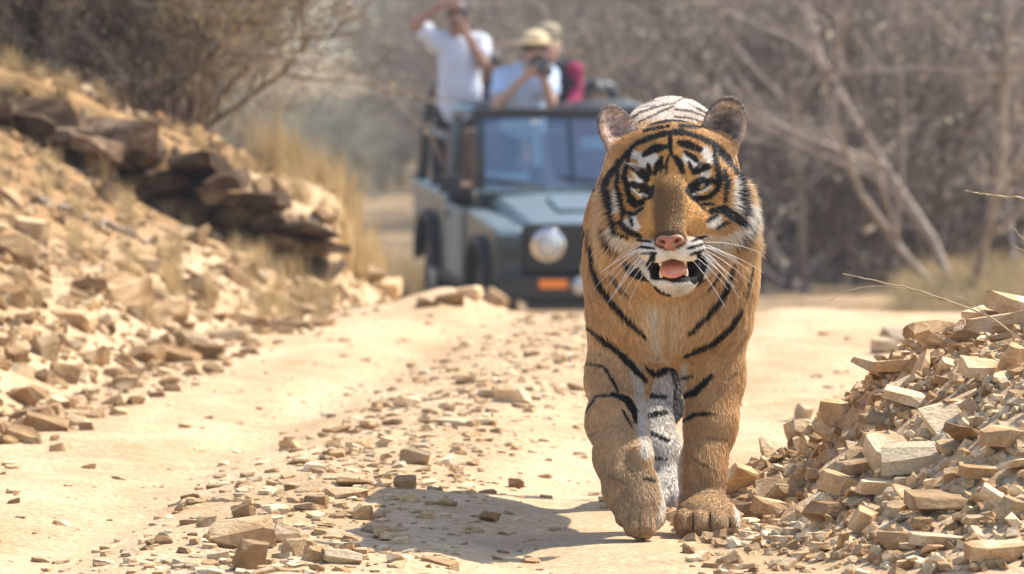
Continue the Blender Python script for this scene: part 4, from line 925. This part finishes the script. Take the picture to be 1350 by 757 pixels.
    Hinv = np.linalg.inv(M)

    # ---------------- coat pattern
    BLK = [  # (polyline in photo pixels, width, group)
     ([(842,188),(831,201),(822,211),(813,224),(805,238),(805,252),(808,268),(809,282),(813,302)],6.5),
     ([(832,200),(828,216),(825,232),(828,250),(830,262),(838,272),(848,268)],6),
     ([(817,228),(816,246),(819,262),(823,278),(821,294)],5.5), ([(822,278),(836,283),(847,275)],4),
     ([(818,293),(831,305),(845,312)],6.5), ([(811,305),(828,312)],4), ([(831,284),(835,298)],3),
     ([(830,344),(845,363),(853,377),(866,385),(881,389)],9),  # throat stripe with the shadow under the jaw painted in
     ([(850,263),(858,258),(861,246)],5.5), ([(833,258),(840,268),(856,259)],4.5),
     ([(837,222),(846,228),(853,236)],10), ([(855,218),(857,231)],6), ([(836,240),(832,246)],6),
     ([(850,205),(861,197),(877,194)],8.5), ([(842,190),(857,182),(876,177),(900,173)],6.5),
     ([(849,174),(866,170),(882,168)],4.5), ([(854,166),(883,160),(900,159)],3.5),
     ([(884,180),(883,192),(885,204)],6), ([(872,209),(867,217),(864,229)],7), ([(891,208),(897,216),(900,227)],7),
     ([(876,222),(883,203)],3), ([(893,218),(886,203)],3), ([(871,228),(874,210)],3), ([(880,216),(878,230)],2),
     ([(895,189),(907,191),(922,198)],9), ([(889,176),(907,177),(924,183),(941,194),(953,207),(965,221),(971,237),(972,262),(975,277),(972,291)],7.5),
     ([(895,167),(923,169)],4.5), ([(890,160),(918,162)],3.5), ([(903,201),(911,206),(920,214)],6),
     ([(939,201),(943,216),(947,237),(945,250)],6.5), ([(953,226),(956,243),(954,266)],5.5),
     ([(915,227),(923,222),(932,221)],10), ([(908,215),(912,224)],5.5), ([(938,236),(944,244)],6),
     ([(908,255),(916,262),(934,261),(945,249)],6.5), ([(918,266),(930,278)],3), ([(926,270),(940,270)],3),
     ([(936,279),(952,275),(964,285),(974,293)],8.5), ([(932,292),(944,283)],4.5), ([(944,300),(958,291)],4.5),
     ([(912,318),(930,311)],3.4), ([(906,328),(930,321)],3.4), ([(910,336),(927,330)],3),
     ([(841,316),(859,319)],3.4), ([(842,325),(863,328)],3.4), ([(846,334),(865,334)],3),
     ([(921,334),(927,350),(922,366),(915,370)],8), ([(861,336),(857,350),(864,366)],7.5), ([(800,300),(806,318),(818,332)],2.5), ([(985,285),(980,305),(966,322)],2.5), ([(990,262),(994,278)],2.5), ([(866,350),(868,364),(890,369),(914,366),(921,352)],6),
    ]
    WHT = [([(850,213),(860,210)],15), ([(845,236),(836,231)],5), ([(905,209),(920,218),(930,229)],12), ([(832,247),(846,258),(855,257)],4), ([(915,255),(934,248)],4),
     ([(814,252),(815,280)],4.5), ([(966,240),(966,276)],6), ([(833,284),(840,300),(826,292)],8), ([(945,287),(936,296),(950,296)],8), ([(826,236),(836,238)],4),
     ([(810,304),(820,320),(838,330)],11), ([(984,275),(980,298),(960,314),(940,324)],12), ([(846,322),(858,336),(872,332)],12), ([(928,318),(916,332),(900,331)],12),
     ([(872,379),(892,383),(912,378)],14), ([(884,300),(884,312)],1), ([(834,205),(846,206)],9), ([(928,200),(936,212)],10)]
    FR = [([(780,325),(783,355),(795,382),(815,408),(835,428),(852,444)],6.5,1), ([(792,335),(806,361),(818,379),(830,391)],3.5,.7),
     ([(777,432),(798,448),(818,466),(836,486),(850,501)],7.5,1), ([(969,338),(963,364),(952,393),(931,417),(909,438)],6.8,1), ([(950,344),(946,364),(934,380)],4,.8),
     ([(977,408),(963,431),(940,451),(904,467)],6.5,1), ([(992,345),(984,390)],3,.7), ([(777,300),(776,330)],3,.6),
     ([(774,479),(797,484),(811,508),(817,523)],3,1), ([(774,543),(787,523),(811,522)],3,.8), ([(808,520),(827,528),(836,543),(838,556)],7.5,1), ([(821,541),(833,564)],3.2,1),
     ([(851,483),(868,500)],6,1), ([(898,523),(916,518),(938,496)],7.5,1), ([(898,499),(914,496)],3.5,1), ([(898,557),(916,547),(941,546)],4.5,.9), ([(930,577),(959,581)],2.2,.55), ([(911,603),(945,623)],2.2,.5),
     ([(915,678),(914,702)],2.2,.9), ([(937,676),(937,702)],2.2,.9), ([(962,684),(964,702)],2.2,.8), ([(847,632),(862,634)],4,.9), ([(828,618),(838,626),(850,627)],2,.5), ([(831,676),(829,698)],1.5,.5), ([(844,676),(844,706)],1.5,.5), ([(857,676),(859,698)],1.5,.5), ([(775,575),(790,570)],2,.4), ([(800,626),(830,640)],2,.3), ([(960,500),(975,490)],3,.5)]
    FW = [([(838,490),(846,540),(848,575),(853,600)],15), ([(866,610),(876,660),(868,700)],9), ([(902,480),(898,560),(895,650)],11), ([(968,650),(975,700)],7), ([(862,410),(862,440),(868,468)],10), ([(858,470),(880,474)],10)]
    HB = [([(852,476),(868,494),(890,476)],11), ([(840,552),(877,544)],6.5), ([(838,578),(859,572),(880,581)],6.5), ([(838,520),(878,524)],6), ([(845,604),(880,606)],3)]
    BK = [([(828,151),(840,139),(862,132)],3), ([(831,158),(845,148),(866,142),(890,136)],3), ([(842,161),(857,154),(870,148),(888,141)],2.6), ([(890,135),(900,130),(913,130),(931,143)],2.6),
     ([(890,154),(910,156),(932,163)],2.6), ([(908,137),(931,150),(940,158)],2.6), ([(862,128),(885,126),(905,125)],2), ([(890,145),(912,147),(934,156)],2.4), ([(824,160),(829,153)],3)]
    cO = np.array((.57,.315,.105)); cOl = np.array((.73,.52,.29)); cW = np.array((.74,.68,.59)); cK = np.array((.014,.011,.009)); cB = np.array((.20,.105,.038)); cTan = np.array((.47,.33,.19))
    def sm(e0, e1, x): t = np.clip((x-e0)/(e1-e0+1e-9), 0, 1); return t*t*(3-2*t)
    def mix(a, b, t): return a*(1-t[:,None]) + b*t[:,None]
    def pattern(Q, Nn, Gq, jit):
        px = CX+FPX*Q[:,0]/Q[:,1] + jit[:,0]; py = YH-FPX*(Q[:,2]-HCAM)/Q[:,1] + jit[:,1]
        n = len(Q); C = np.tile(cO, (n,1)); nb = fbm(Q*14, 3)
        wob = 1+.35*fbm(Q*60, 2)
        hq = (np.c_[Q, np.ones(n)] @ Hinv.T)[:,:3]
        # head
        m = np.isin(Gq, (1,2)); i = np.where(m)[0]
        if len(i):
            x, y = px[i], py[i]; c = np.tile(cO, (len(i),1)); h = hq[i]
            c = mix(c, cOl, sm(-.02, -.10, h[:,2])*sm(.12,.02,h[:,1]))                       # paler towards the ruff
            c = mix(c, np.array((.66,.49,.30)), sm(.105,.15,np.abs(h[:,0]))*sm(.03,-.05,h[:,1])*.8)
            c = mix(c, np.array((.66,.48,.28)), sm(-.085,-.12,h[:,1])*sm(.055,.08,np.abs(h[:,0]))*.75)
            br = sm(.044,.024,np.abs(h[:,0]+.003))*sm(.04,-.01,h[:,1])*sm(-.118,-.10,h[:,1])
            c = mix(c, cB*.75, br*.95)
            c = mix(c, cW, sm(-.118,-.13,h[:,1])*sm(.02,.05,h[:,2]))
            c = mix(c, cW, sm(.028,.04,np.abs(h[:,0]))*sm(-.10,-.115,h[:,1])*sm(.02,.05,h[:,2])*.8)
            rf = sm(.10,.13,np.abs(h[:,0]))*sm(.02,-.03,h[:,1]); c = mix(c, cO*.8, rf*sm(.12,.45,fbm(Q[i]*np.array([55,30,22]),3))*.7)
            for pl, w in WHT:
                d, t = polyd(x, y, pl); c = mix(c, cW, sm(w*.70, w*.45, d))
            for s in (-1,1):                                                                   # dark eye rims
                ex = (h[:,0]-s*.0605)/.0215; ey = (h[:,1]+.001-(h[:,0]*s-.0605)*.32)/.0135
                r_ = np.hypot(ex, ey); c = mix(c, cK, sm(1.38,1.15,r_)*(h[:,2] > 0))
            for pl, w in BLK:
                d, t = polyd(x, y, pl); tw = w*.5*(.62+.38*np.sin(np.pi*np.clip(t,.06,.94)))*wob[i]*1.32
                c = mix(c, cK, sm(tw+.9, tw-.9, d))
            nz = np.hypot(h[:,0]/.036, (h[:,1]+.112)/.022); c = mix(c, cB*.35, sm(1.08,.9,nz)*(h[:,2] > .10))
            for pl, w in (([(833,249),(843,257),(853,258)],2.4), ([(914,256),(925,253),(936,246)],2.4), ([(838,238),(845,239)],3), ([(925,231),(934,234)],3)):
                d, t = polyd(x, y, pl); c = mix(c, cW, sm(w*.55+.5, w*.55-.7, d))
            inm = sm(-.152,-.160,h[:,1])*sm(-.198,-.190,h[:,1])*sm(.058,.05,np.abs(h[:,0]))*sm(.135,.11,h[:,2])*(h[:,2] > -.01)
            c = mix(c, np.array((.03,.012,.010)), inm)
            lip = sm(-.172,-.178,h[:,1])*sm(-.199,-.194,h[:,1])*sm(.056,.050,np.abs(h[:,0]))*(h[:,2] > .0); c = mix(c, cK, lip)
            # ears
            e = Gq[i] == 2; hn = Nn[i]@M[:3,:3]
            ins = e & (hn[:,2] > -.15)
            ec = np.tile(np.array((.68,.54,.45)), (len(i),1)); 
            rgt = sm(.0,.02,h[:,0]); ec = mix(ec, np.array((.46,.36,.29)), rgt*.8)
            for s_ in (-1,1):
                ce = np.array((s_*.116,.122)); a_ = -s_*.38; du = h[:,0]-ce[0]; dv = h[:,1]-ce[1]; eu = du*math.cos(a_)+dv*math.sin(a_); ev = -du*math.sin(a_)+dv*math.cos(a_)
                rr_ = np.hypot(eu/(.040 if s_ > 0 else .030), (ev+.008)/.055); on = (np.sign(h[:,0]) == s_)
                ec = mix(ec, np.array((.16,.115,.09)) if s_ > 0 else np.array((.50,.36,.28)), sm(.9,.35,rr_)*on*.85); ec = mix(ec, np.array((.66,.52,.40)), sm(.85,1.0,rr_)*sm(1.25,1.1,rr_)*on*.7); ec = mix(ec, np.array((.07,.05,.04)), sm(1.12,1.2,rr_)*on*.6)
            ec *= (1+.5*fbm(Q[i]*np.array([70,20,160]),2))[:,None]
            c[ins] = ec[ins]
            bk = e & ~ins; c[bk] = cK*1.6
            c = mix(c, cOl*.9, (e*sm(.012,.0,np.abs(np.abs(h[:,0])-.075))*sm(.12,.09,h[:,1])))
            C[i] = c
        # chest + forelegs
        m = np.isin(Gq, (3,5,6)) & (Q[:,1] < 15.32); i = np.where(m)[0]
        if len(i):
            x, y = px[i], py[i]; c = np.tile(cO, (len(i),1))*.25+.75*cOl
            c = mix(c, cOl*1.06, sm(.13,.05,np.abs(x-878)/600)*sm(480,400,y)*.75)
            c = mix(c, np.array((.80,.68,.50)), sm(42,14,np.abs(x-874))*sm(385,410,y)*sm(478,455,y)*.7)
            c = mix(c, cO*1.05, sm(60,95,np.abs(x-886))*sm(470,380,y)*.45)
            low = sm(560,660,y); c = mix(c, cTan, low*.8)
            rl = sm(892,905,x)*sm(440,500,y); c = mix(c, cO*1.05, rl*sm(700,600,y)*.35)
            c = mix(c, cO*.8, sm(6,2,np.abs(x-881+.02*(y-400)))*sm(390,402,y)*sm(476,460,y)*.3)
            for pl, w in FW:
                d, t = polyd(x, y, pl); c = mix(c, cW, sm(w*.75, w*.2, d)*.95)
            for pl, w, a in FR:
                d, t = polyd(x, y, pl); tw = w*.5*(.55+.45*np.sin(np.pi*np.clip(t,.05,.95)))*wob[i]*1.32
                c = mix(c, cK if a > .6 else cB*.5, sm(tw+1.1, tw-1.1, d)*min(1, a+.1))
            tp_ = (y < 172) & (Q[i,1] > 15.0); c = mix(c, np.array((.76,.67,.57)), sm(163,155,y)*tp_)  # back painted pale for the strong sun on it
            for pl, w in BK:
                d, t = polyd(x, y, pl); c = mix(c, cB*.6, sm(w*.5+.8, w*.5-.8, d)*tp_*.85)
            C[i] = c
        # hind legs
        i = np.where(Gq == 7)[0]
        if len(i):
            x, y = px[i], py[i]; c = np.tile(cW*.80, (len(i),1))  # white toned down: belly shadow painted into the hind legs
            c = mix(c, cO, sm(-.07,-.14, Q[i,0]-AX*Q[i,1])*.9); c = mix(c, cO, sm(.45,.55,Q[i,2])); c = mix(c, cB*.8, sm(.02,.05,Q[i,0]-AX*Q[i,1])*sm(16.0,16.1,Q[i,1]))
            for pl, w in HB:
                d, t = polyd(x, y, pl); tw = w*.5*wob[i]; c = mix(c, cK, sm(tw+1.2, tw-1.2, d)*(Q[i,1] < 16.3))
            sd = np.abs(((Q[i,2]*11+.5*nb[i]) % 1)-.5)*2; c = mix(c, cK, sm(.72,.86,sd)*sm(.28,.36,Q[i,2]))
            C[i] = c
        # flanks, back, tail
        m = (Gq == 4) | ((Gq == 3) & (Q[:,1] >= 15.32)) | (np.isin(Gq, (5,6)) & (Q[:,1] >= 15.32)); i = np.where(m)[0]
        if len(i):
            q = Q[i]; c = np.tile(cO*.55+cOl*.45, (len(i),1)); xr = q[:,0]-AX*q[:,1]
            c = mix(c, cW, sm(.56,.46,q[:,2]))
            ph = q[:,1]*10.5 - np.abs(xr)*1.6*np.sign(q[:,1]-15.8) + .55*fbm(q*np.array([5,3,3]),2) + .25*np.sin(q[:,2]*9+q[:,1]*5)
            sd = np.abs((ph % 1)-.5)*2; th = .76+.14*fbm(q*7,2)
            top = (py[i] < 172)
            c = mix(c, np.array((.76,.67,.57)), sm(.84,.90,q[:,2])*.9)  # sunlit top of the back put into the coat colour
            c = mix(c, cK, sm(th, th+.08, sd)*sm(.40,.5,q[:,2])*(~top))
            for pl, w in BK:
                d, t = polyd(px[i], py[i], pl); c = mix(c, cB*.6, sm(w*.5+.8, w*.5-.8, d)*top*.85)
            C[i] = c
        i = np.where(Gq == 8)[0]
        if len(i):
            q = Q[i]; c = np.tile(cOl, (len(i),1)); sd = np.abs(((q[:,2]*9+q[:,1]*3) % 1)-.5)*2
            c = mix(c, cK, sm(.45,.6,sd)); c = mix(c, cK*2, sm(.50,.40,q[:,2])); C[i] = c
        return np.clip(C*(1+.10*nb)[:,None], .004, .9)
    root = empty('tiger', (AX*15.3, 15.3, 0), label='orange tiger with black stripes walking down the dusty track, mouth open', cat='tiger')
    inv = Matrix.Translation((AX*15.3, 15.3, 0)).inverted()
    off = np.array([AX*15.3, 15.3, 0])
    colV = pattern(V, N, G, np.zeros((len(V),2)))
    me = npmesh('body', V-off, F, colV)
    skin = colmat('tiger_skin', rough=.75, spec=.2)
    body = link('body', me, skin, root)

    # ---------------- fur
    T = np.concatenate([F[:,[0,1,2]], F[:,[0,2,3]]]); a, b, c_ = V[T[:,0]], V[T[:,1]], V[T[:,2]]
    ar = .5*np.linalg.norm(np.cross(b-a, c_-a), axis=1); cen = (a+b+c_)/3; gT = G[T[:,0]]
    nT = np.cross(b-a, c_-a); nT /= np.linalg.norm(nT, axis=1, keepdims=True)+1e-12
    dens = np.where(np.isin(gT, (1,2)), 1.5, np.where(np.isin(gT, (3,5,6)) & (cen[:,1] < 15.4), 1.0, .32))
    dens = dens*np.where((nT[:,1] > .3) & (gT != 4), .25, 1.)
    NS = 460000
    pr = ar*dens; ti = rng.choice(len(T), NS, p=pr/pr.sum()); r1 = np.sqrt(rng.random(NS)); r2 = rng.random(NS)
    w0, w1, w2 = 1-r1, r1*(1-r2), r1*r2
    Q = V[T[ti,0]]*w0[:,None]+V[T[ti,1]]*w1[:,None]+V[T[ti,2]]*w2[:,None]
    Nq = N[T[ti,0]]*w0[:,None]+N[T[ti,1]]*w1[:,None]+N[T[ti,2]]*w2[:,None]; Nq /= np.linalg.norm(Nq, axis=1, keepdims=True)+1e-9
    Gq = G[T[ti,0]]; h = (np.c_[Q, np.ones(NS)] @ Hinv.T)[:,:3]
    head = Gq == 1; ear = Gq == 2
    hx, hy, hw = h[:,0], h[:,1], h[:,2]
    Ln = np.full(NS, .016)
    Ln[head] = (.003 + .006*sm(.10,-.04,hw) + .006*sm(.05,.10,np.abs(hx)) + .034*sm(.10,.15,np.abs(hx))*sm(.06,-.02,hy) + .022*sm(-.09,-.14,hy)*sm(.06,-.02,hw)
                + .010*sm(-.20,-.225,hy))[head]
    eyeD = np.minimum(np.hypot(hx-.0605, hy), np.hypot(hx+.0605, hy)); 
    Ln[head] *= (.35+.65*sm(.018,.04,eyeD))[head]
    Ln[ear] = .003; earin = ear & ((Nq@M[:3,:3])[:,2] > .1); Ln[earin] = .0065
    Ln[Gq == 3] = .022; Ln[Gq == 5] = .013; Ln[Gq == 6] = .009; Ln[Gq == 4] = .02; Ln[Gq == 7] = .013; Ln[Gq == 8] = .02
    Ln[(Gq == 4) | (Gq == 3) & (Q[:,1] > 15.05) & (Q[:,2] > .8)] = .010
    Ln *= .7+.6*rng.random(NS)
    dirw = np.tile(np.array([0,-.05,-1.]), (NS,1))
    dh = np.stack([hx*1.0, (hy+.06)*1.0, -np.full(NS,.06)-.5*np.abs(hw-.12)], 1)
    dh[:,1] += np.where(np.abs(hx) > .08, -.10*sm(.05,-.1,hy), 0)
    chin = (hy < -.15); dh[chin,1] = -.10
    dh /= np.linalg.norm(dh, axis=1, keepdims=True)+1e-9
    dirw[head] = (dh@RM_T(M))[head]
    de = np.stack([hx-np.sign(hx)*.09, hy-.08, np.zeros(NS)], 1); de[earin] = np.stack([-(np.sign(hx)*.6), np.full(NS,.25), np.full(NS,.4)], 1)[earin]
    de /= np.linalg.norm(de, axis=1, keepdims=True)+1e-9; dirw[ear] = (de@RM_T(M))[ear]
    bm_ = np.isin(Gq, (4,)) | ((Gq == 3) & (Q[:,1] > 15.3)); dirw[bm_] = (0,1,-.35)
    dirw[Gq == 6] = (0,-.8,-.5)
    dirw += rng.normal(0,.16,(NS,3))
    dirw -= Nq*(dirw*Nq).sum(1)[:,None]; dirw /= np.linalg.norm(dirw, axis=1, keepdims=True)+1e-9
    lift = np.where(head, .42+.25*sm(.10,.16,np.abs(hx)), .30); lift[earin] = .7; lift = lift*(.6+.8*rng.random(NS))
    d1 = dirw+Nq*lift[:,None]; d1 /= np.linalg.norm(d1, axis=1, keepdims=True)
    d2 = dirw+Nq*(lift*.35)[:,None]+np.array([0,0,-.12]); d2 /= np.linalg.norm(d2, axis=1, keepdims=True)
    CQ = pattern(Q+dirw*(Ln*.45)[:,None]*np.where(head,.6,1.)[:,None], Nq, Gq, rng.normal(0,.45,(NS,2)))
    CQ *= (1+rng.normal(0,.15,NS)+.11*fbm(Q*np.array([70,70,25]),2))[:,None]; CQ = np.clip(CQ, .004, .9)
    keep = np.ones(NS, bool)
    keep &= ~(head & (eyeD < .017)); keep &= ~(head & (hy < -.150) & (hy > -.196) & (np.abs(hx) < .056) & (hw > .0) & (hw < .145))   # eyes, inside of the mouth
    keep &= ~(head & (np.hypot(hx/.034, (hy+.114)/.020) < 1) & (hw > .115))          # nose leather
    keep &= ~((Gq == 6) & (Q[:,2] < .012))
    Q, Nq, Ln, d1, d2, CQ, hd = Q[keep], Nq[keep], Ln[keep], d1[keep], d2[keep], CQ[keep], head[keep]|ear[keep]; n = len(Q)
    side = np.cross(d1, Nq); side /= np.linalg.norm(side, axis=1, keepdims=True)+1e-9
    th = rng.normal(0,.6,n); side = side*np.cos(th)[:,None]+np.cross(d1, side)*np.sin(th)[:,None]
    wd = np.where(hd, .00068, .00082)*(.7+.6*rng.random(n)); wd *= np.where(Q[:,1] > 15.5, 1.7, 1)
    Q0 = Q-Nq*.001; Q1 = Q+d1*(Ln*.5)[:,None]; Q2 = Q1+d2*(Ln*.5)[:,None]
    FV = np.stack([Q0-side*wd[:,None], Q0+side*wd[:,None], Q1+side*(wd*.8)[:,None], Q1-side*(wd*.8)[:,None], Q2], 1).reshape(-1,3)
    ix = np.arange(n)*5
    me = npmesh('fur', FV-off, [np.stack([ix,ix+1,ix+2,ix+3],1), np.stack([ix+3,ix+2,ix+4],1)], np.repeat(CQ, 5, 0))
    fur = link('fur', me, colmat('tiger_fur', rough=.55, spec=.3, trans=.4), root); tag(fur, kind='stuff')

    # ---------------- eyes, nose, tongue, teeth, whiskers
    eyem = colmat('tiger_eye', rough=.04, spec=.6)
    for s in (-1,1):
        c0 = np.array((s*.0605,-.001,.020)); rr = .0185
        bm = bmesh.new(); bmesh.ops.create_uvsphere(bm, u_segments=48, v_segments=48, radius=rr)
        vv = np.array([v.co for v in bm.verts]); ff = [[v.index for v in f.verts] for f in bm.faces]; bm.free()
        fw = np.array((0.0,-.10,1.)); fw /= np.linalg.norm(fw); ca = np.degrees(np.arccos(np.clip(vv@fw/rr,-1,1)))
        cc = np.tile((.02,.014,.01), (len(vv),1)); cc[ca < 46] = (.13,.10,.03); cc[ca < 34] = (.20,.165,.05); cc[ca < 14] = (.004,.004,.004); cc[(ca > 43)&(ca < 49)] = (.03,.025,.01)
        w_ = (vv+c0)@RM_T(M)+o-off
        q = [f for f in ff if len(f) == 4]; t3 = [f for f in ff if len(f) == 3]
        link('eye', npmesh('eye', w_, [np.array(q), np.array(t3)], cc), eyem, root)
    S = SDF(M); S.ell((0,-.107,.149), (.026,.009,.015), k=.01); S.ell((0,-.118,.152), (.016,.014,.012), k=.008)
    for s in (-1,1): S.ell((s*.017,-.111,.152), (.014,.009,.013), rot=(0,0,s*-.35), k=.007); S.ell((s*.0165,-.1135,.165), (.0095,.0052,.013), rot=(0,0,s*.45), k=.003, op=-1)
    S.cone((0,-.122,.162), (0,-.135,.160), .0018,.0018, k=.002, op=-1)
    v_, f_ = S.nets(.0022); nm = mat('nose_leather', (.46,.19,.13), .5, spec=.35); noisy(nm, (.30,.115,.07), (.40,.17,.11), 60, bump=.4, bscale=500, dist=.001)
    link('nose', npmesh('nose', v_-off, f_), nm, root)
    S = SDF(M); S.ell((0,-.172,.088), (.030,.009,.055), rot=(.35,0,0), k=.01); S.ell((0,-.175,.113), (.026,.0075,.026), rot=(.3,0,0), k=.01); S.cone((0,-.158,.12),(0,-.163,.15),.002,.002,k=.008,op=-1)
    v_, f_ = S.nets(.0028); tm = mat('tongue_flesh', (.62,.22,.14), .35, spec=.5, Subsurface_Weight=.3); bsdf(tm).inputs['Subsurface Radius'].default_value = (.012,.005,.002)
    noisy(tm, (.60,.19,.12), (.68,.28,.17), 80, bump=.5, bscale=420, dist=.0012)
    link('tongue', npmesh('tongue', v_-off, f_), tm, root)
    tooth = mat('tooth_enamel', (.72,.62,.42), .3)
    tp = []
    for s in (-1,1):
        tp.append([(s*.026,-.190,.096), (s*.028,-.182,.098), (s*.029,-.174,.095)])
        tp.append([(s*.026,-.156,.108), (s*.027,-.162,.110), (s*.026,-.168,.108)])
    for k in range(6): x_ = (k-2.5)*.006; tp.append([(x_,-.187,.107), (x_,-.183,.108), (x_,-.180,.108)])
    for k, t_ in enumerate(tp):
        big = k < 4; pts = np.array(t_)@RM_T(M)+o-off
        link('fang' if big else 'tooth', tube_mesh('tooth', [(pts, [.0052,.004,.0006] if big else [.0028,.0025,.001])]), tooth, root)
    wm = mat('whisker', (.85,.82,.76), .4)
    for s in (-1,1):
        for k in range(13):
            r_, c2 = k//4, k%4
            b0 = np.array((s*(.040+.010*c2), -.122-.010*r_, .135-.016*c2))
            L = .07+.06*rng.random(); dn = np.array((s*(.85+.1*rng.random()), -.18-.22*r_+rng.normal(0,.1), -.25+.2*rng.random())); dn /= np.linalg.norm(dn)
            pts = np.array([b0+dn*L*t+np.array((0,-.030*t*t,0)) for t in np.linspace(0,1,7)])@RM_T(M)+o-off
            link('whisker', tube_mesh('whisker', [(pts, np.linspace(.00055,.0002,7))], 4), wm, root)
    for s in (-1,1):
        for k in range(3):
            b0 = np.array((s*(.05+.006*k), .028, .03)); dn = np.array((s*.3, .8, .4+.1*k))
            pts = np.array([b0+dn*.05*t+np.array((s*.015*t*t,-.01*t*t,0)) for t in np.linspace(0,1,5)])@RM_T(M)+o-off
            link('brow_whisker', tube_mesh('whisker', [(pts, np.linspace(.0006,.0002,5))], 4), wm, root)
    return root
def RM_T(M): return M[:3,:3].T
build_tiger()
# ------------------------------------------------------------------ haze
def build_haze():
    bm = bmesh.new(); bmesh.ops.create_cube(bm, size=1); me = bpy.data.meshes.new('haze'); bm.to_mesh(me); bm.free()
    m = bpy.data.materials.new('hot_dusty_air'); m.use_nodes = True; nt = m.node_tree; nt.nodes.remove(nt.nodes['Principled BSDF'])
    v = nt.nodes.new('ShaderNodeVolumePrincipled'); v.inputs['Color'].default_value = (.93,.95,.97,1); v.inputs['Density'].default_value = .00055; v.inputs['Anisotropy'].default_value = .35
    nt.links.new(v.outputs[0], nt.nodes['Material Output'].inputs['Volume'])
    o = link('haze', me, m); o.location = (0, 335, 6); o.scale = (530, 740, 20); tag(o, 'thin pale dusty haze filling the air over the whole place', 'haze', kind='stuff')
build_haze()
